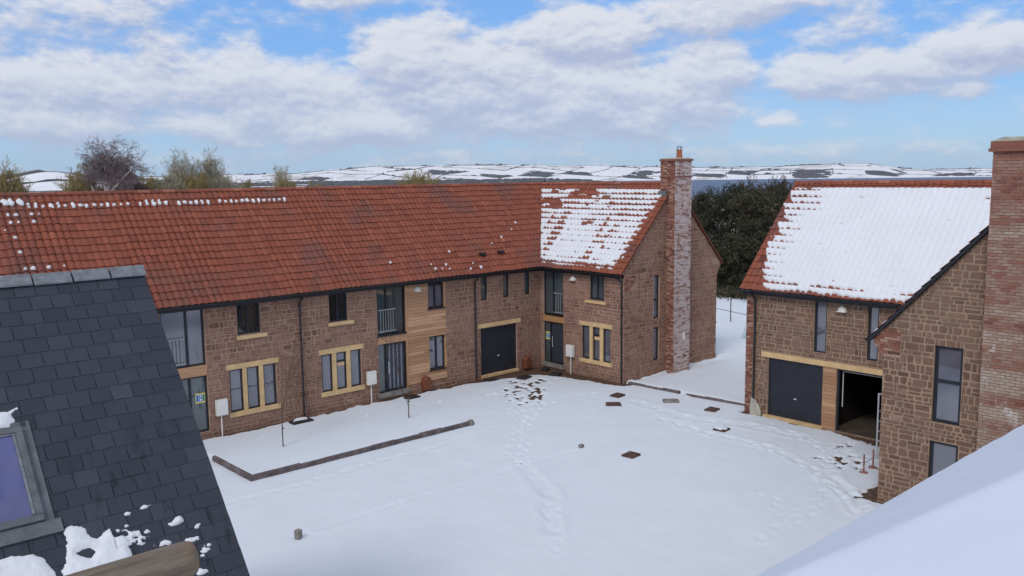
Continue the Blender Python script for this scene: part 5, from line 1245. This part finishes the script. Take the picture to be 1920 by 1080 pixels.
bare_tree('shrub', 540, 150, 337, 32, 'yellowish shrub below the small faint bare tree', 'twig_olive', 31, 'shrub', dense=.6); bare_tree('shrub', 600, 160, 343, 30, 'thin yellowish shrub barely topping the terrace ridge', 'twig_olive', 32, 'shrub', dense=.45)
bare_tree('bushy_tree', 790, 150, 321, 44, 'olive-brown bushy tree peeping over the ridge in front of the white hill', 'twig_olive', 33, 'shrub', dense=.9)
def evergreen(px, d, topy, hw, seed, label, brown=.0, n=15000, dead=False, group='dark trees between the houses'):
    x_, y_ = pol(px, d); z0_ = float(terr(x_, y_)); az_ = math.atan((px-960)/1630.7)
    zt = 9 + ((342-.013*px)-topy)*d*cos(az_)/1630.7; H = zt-z0_
    o = thing('evergreen_tree', label, 'tree', (x_, y_, z0_), group); rs = random.Random(seed); nr_ = np.random.RandomState(seed)
    mbT = MB(); tr = [(x_+rs.uniform(-.3, .3)*k, y_+rs.uniform(-.3, .3)*k, z0_+H*k/4*.95) for k in range(5)]; mbT.tube(tr, [.22, .18, .14, .09, .03], 7, cap=False)
    cen = []
    for k in range(58):
        a = rs.uniform(0, 2*pi); t = rs.uniform(.03, .97); r_ = hw*(1.0-.75*max(0, (t-.55)/.45)**1.6)*rs.uniform(.35, 1.0)
        c_ = Vector((x_+cos(a)*r_, y_+sin(a)*r_, z0_+H*t)); s_ = Vector((x_, y_, z0_+H*max(.1, t-.16)))
        mbT.tube([tuple(s_), tuple(s_.lerp(c_, .5)+Vector((0, 0, -.1))), tuple(c_)], [.055, .035, .012], 4, cap=False); cen.append((c_, rs.uniform(.35, .85)*hw*.42, rs.random()))
        for q in range(3): branch(mbT, tuple(s_.lerp(c_, rs.uniform(.3, 1))), (rs.gauss(0, 1), rs.gauss(0, 1), rs.gauss(.2, .5)), 1.0, .018, 0, rs, 0, 3, (4,), 0, .6, .006)
    mbT.build('trunk', M['bark'], o, fix=False)
    per = n//len(cen); V = []; F = []; T = []
    for c_, r_, tn in cen:
        g_ = nr_.normal(size=(per, 3)); g_ /= np.linalg.norm(g_, axis=1)[:, None]; g_ *= (nr_.rand(per, 1)**.45)*np.array([[r_*1.25, r_*1.25, r_*.75]])
        P = g_+np.array(c_); d1 = nr_.normal(size=(per, 3)); d1 /= np.linalg.norm(d1, axis=1)[:, None]; d2 = np.cross(d1, nr_.normal(size=(per, 3))); d2 /= np.linalg.norm(d2, axis=1)[:, None]
        s = nr_.uniform(.04, .11, size=(per, 1)); b0 = len(V); Q = np.stack([P-d1*s*1.5, P+d2*s*.55, P+d1*s*1.5, P-d2*s*.55], 1).reshape(-1, 3); V += Q.tolist()
        F += [(b0+4*i, b0+4*i+1, b0+4*i+2, b0+4*i+3) for i in range(per)]; T += np.clip(nr_.normal(.35+.25*tn, .16, per)+brown, 0, 1).tolist()
    mb = MB(); mb.v = V; mb.f = F; mb.t = T; mb.build('crown', M['leaf'], o, fix=False)
evergreen(1322, 82, 352, 2.3, 1, 'leftmost and thinnest of the dark trees, half hidden by the corner house gable', .1, 9000)
evergreen(1366, 75, 347, 3.1, 2, 'broad dark green tree rising highest, just right of the chimney gable', 0, 20000)
evergreen(1412, 71, 356, 2.6, 3, 'browner dark tree in the middle of the gap between the houses', .30, 15000)
evergreen(1455, 77, 350, 3.2, 4, 'dark green tree touching the snowy roof verge of the garage house', .05, 18000)
evergreen(1505, 80, 352, 3.0, 5, 'dark tree mostly hidden behind the snowy garage house roof', .1, 11000)
for i_, (px_, d_, ty_, hw_, lb_) in enumerate(((1338, 69, 452, 1.9, 'lower dark bush at the foot of the gable-side trees'), (1385, 68, 440, 2.1, 'lower dark bush in the middle of the dark trees'), (1428, 69, 448, 2.0, 'lower dark bush at the verge of the garage house'))): evergreen(px_, d_, ty_, hw_, 50+i_, lb_, .12, 9000)
bare_tree('bushy_tree', 1405, 118, 341, 40, 'distant brown bare tree showing above the dark trees', 'twig_brown', 41, 'shrub', dense=.8); bare_tree('bushy_tree', 1462, 125, 337, 42, 'distant brown bare tree right beside the garage house ridge end', 'twig_brown', 42, 'shrub', dense=.9)
bare_tree('bushy_tree', 1315, 112, 362, 26, 'low brown bare tree just right of the chimney stack', 'twig_brown', 43, 'shrub', dense=.7)
# scrub bank at the foot of the dark trees
nr_ = np.random.RandomState(3); mb = MB(); n = 9000; t = nr_.rand(n); a0 = np.array(pol(1290, 66)); a1 = np.array(pol(1475, 63))
B0 = a0+(a1-a0)*t[:, None]+nr_.normal(0, .8, (n, 2)); hz_ = nr_.rand(n)**2*.75; P = np.concatenate([B0, (hz_)[:, None]], 1); d1 = nr_.normal(size=(n, 3)); d1 /= np.linalg.norm(d1, axis=1)[:, None]; d2 = np.cross(d1, nr_.normal(size=(n, 3))); d2 /= np.linalg.norm(d2, axis=1)[:, None]
s = nr_.uniform(.05, .13, (n, 1)); mb.v = np.stack([P-d1*s*1.4, P+d2*s*.4, P+d1*s*1.4, P-d2*s*.4], 1).reshape(-1, 3).tolist(); mb.f = [(4*i, 4*i+1, 4*i+2, 4*i+3) for i in range(n)]; mb.t = np.clip(nr_.normal(.75, .25, n), 0, 1).tolist()
tag(mb.build('scrub', M['leaf'], fix=False), 'low green-brown scrub bank at the foot of the dark trees', 'scrub', kind='stuff')

# ================================================================== far hedgerows and woods, standing on the terrain
CS = 250.0; hr = random.Random(77)
def node(i, j, sc=1.0):
    a = .35; jx, jy = (hsh(i, j, 1)-.5)*.62, (hsh(i, j, 2)-.5)*.62; u, v = (i+jx)*CS, (j+jy)*CS
    return u*cos(a)-v*sin(a), u*sin(a)+v*cos(a)
def polar(x_, y_): return math.hypot(x_, y_), (math.degrees(HEAD-atan2(y_, x_))+180) % 360-180
mbH, mbW = MB(), MB()
def strip(p, q, hgt, wd, seed):
    L = math.hypot(q[0]-p[0], q[1]-p[1]); n = max(3, int(L/22)); r_ = random.Random(seed); nx_, ny_ = -(q[1]-p[1])/L*wd, (q[0]-p[0])/L*wd
    P = [(p[0]+(q[0]-p[0])*k/n+r_.uniform(-3, 3), p[1]+(q[1]-p[1])*k/n+r_.uniform(-3, 3)) for k in range(n+1)]
    zz = terr([a[0] for a in P], [a[1] for a in P]); V = []
    for (x_, y_), z_ in zip(P, zz):
        h = hgt*r_.uniform(.6, 1.3)*(1 if r_.random() > .14 else 2.4); V += [(x_-nx_, y_-ny_, z_-1.5), (x_-nx_*.6, y_-ny_*.6, z_+h), (x_+nx_*.6, y_+ny_*.6, z_+h*.9), (x_+nx_, y_+ny_, z_-1.5)]
    F = []
    for k in range(n):
        for m_ in range(3): F.append((4*k+m_, 4*k+m_+1, 4*k+m_+5, 4*k+m_+4))
    mbH.grid(V, F, r_.random())
def woods(c4, hgt, seed, m_=9):
    V = []; r_ = random.Random(seed)
    for a in range(m_+1):
        for b in range(m_+1):
            s, t = a/m_, b/m_; x_ = (c4[0][0]*(1-s)+c4[1][0]*s)*(1-t)+(c4[3][0]*(1-s)+c4[2][0]*s)*t; y_ = (c4[0][1]*(1-s)+c4[1][1]*s)*(1-t)+(c4[3][1]*(1-s)+c4[2][1]*s)*t
            x_ += r_.uniform(-6, 6); y_ += r_.uniform(-6, 6); ed = a in (0, m_) or b in (0, m_)
            V.append([x_, y_, -1.5 if ed else hgt*r_.choice((-.2, .35, .7, .9, 1.1, 1.3))])
    zz = terr([v[0] for v in V], [v[1] for v in V]); V = [(v[0], v[1], v[2]+float(z)) for v, z in zip(V, zz)]
    mbW.grid(V, [(a*(m_+1)+b, a*(m_+1)+b+1, (a+1)*(m_+1)+b+1, (a+1)*(m_+1)+b) for a in range(m_) for b in range(m_)], r_.random())
R0 = int(9000/CS)
for i in range(-R0, R0+1):
    for j in range(-R0, R0+1):
        p = node(i, j); d, a = polar(*p)
        if not (900 < d < 8150 and -37 < a < 37): continue
        c4 = [p, node(i+1, j), node(i+1, j+1), node(i, j+1)]; zc = float(terr(*p))
        if zc < -39: continue
        far_ = d > 6500; h = 2.9 if far_ else (1.8 if a < -18 else 3.0)
        k1 = .58 if far_ else (.5 if a < -16 else .72)
        if hsh(i, j, 5) < k1: strip(p, c4[1], h*(1 if hsh(i, j, 7) > .25 else 1.9), 2.5, i*971+j)
        if hsh(i, j, 6) < k1: strip(p, c4[3], h*(1 if hsh(i, j, 8) > .25 else 1.9), 2.5, i*971+j+5)
        pw = .10
        if 5600 < d < 7050: pw = .35
        if a < -20 and 2300 < d < 2600: pw = .8
        if 7150 < d < 7900: pw = 0
        if 6500 < d < 7150: pw = .55 if hsh(i, j, 12) > .25 else 0
        if a < -20 and d < 2250: pw = .06
        if hsh(i, j, 9) < pw and zc > -39: woods(c4, 8, i*31+j, 8)
tag(mbH.build('hedgerows', M['woods'], fix=False), 'dark hedgerows dividing the distant snowy fields', 'hedgerows', kind='stuff')
tag(mbW.build('distant_woods', M['woods'], fix=False), 'dark bare woods on the distant hills', 'woods', kind='stuff')

# ================================================================== the air between the courtyard and the hills
mb = MB()
c, s2 = cos(HEAD), sin(HEAD); W2 = 9800
P = lambda f_, q: (f_*c + q*s2, f_*s2 - q*c)
a, b, c_, d = P(-300, -W2), P(13200, -W2), P(13200, W2), P(-300, W2)
mb.hexa([(*a, -120), (*b, -120), (*c_, -120), (*d, -120), (*a, 260), (*b, 260), (*c_, 260), (*d, 260)])
hz_ = mb.build('haze', bpy.data.materials.new('haze_air')); hm = hz_.data.materials[0]; hm.use_nodes = True
H = NT(hm.node_tree); H.n.clear(); pv = H.node('ShaderNodeVolumePrincipled'); pv.inputs['Color'].default_value = (.80, .87, 1, 1); pv.inputs['Density'].default_value = HAZE
pv.inputs['Anisotropy'].default_value = .2
ho = H.node('ShaderNodeOutputMaterial'); H.lk(pv.outputs[0], ho.inputs['Volume'])
tag(hz_, 'thin pale air over the far fields', 'haze', kind='stuff')
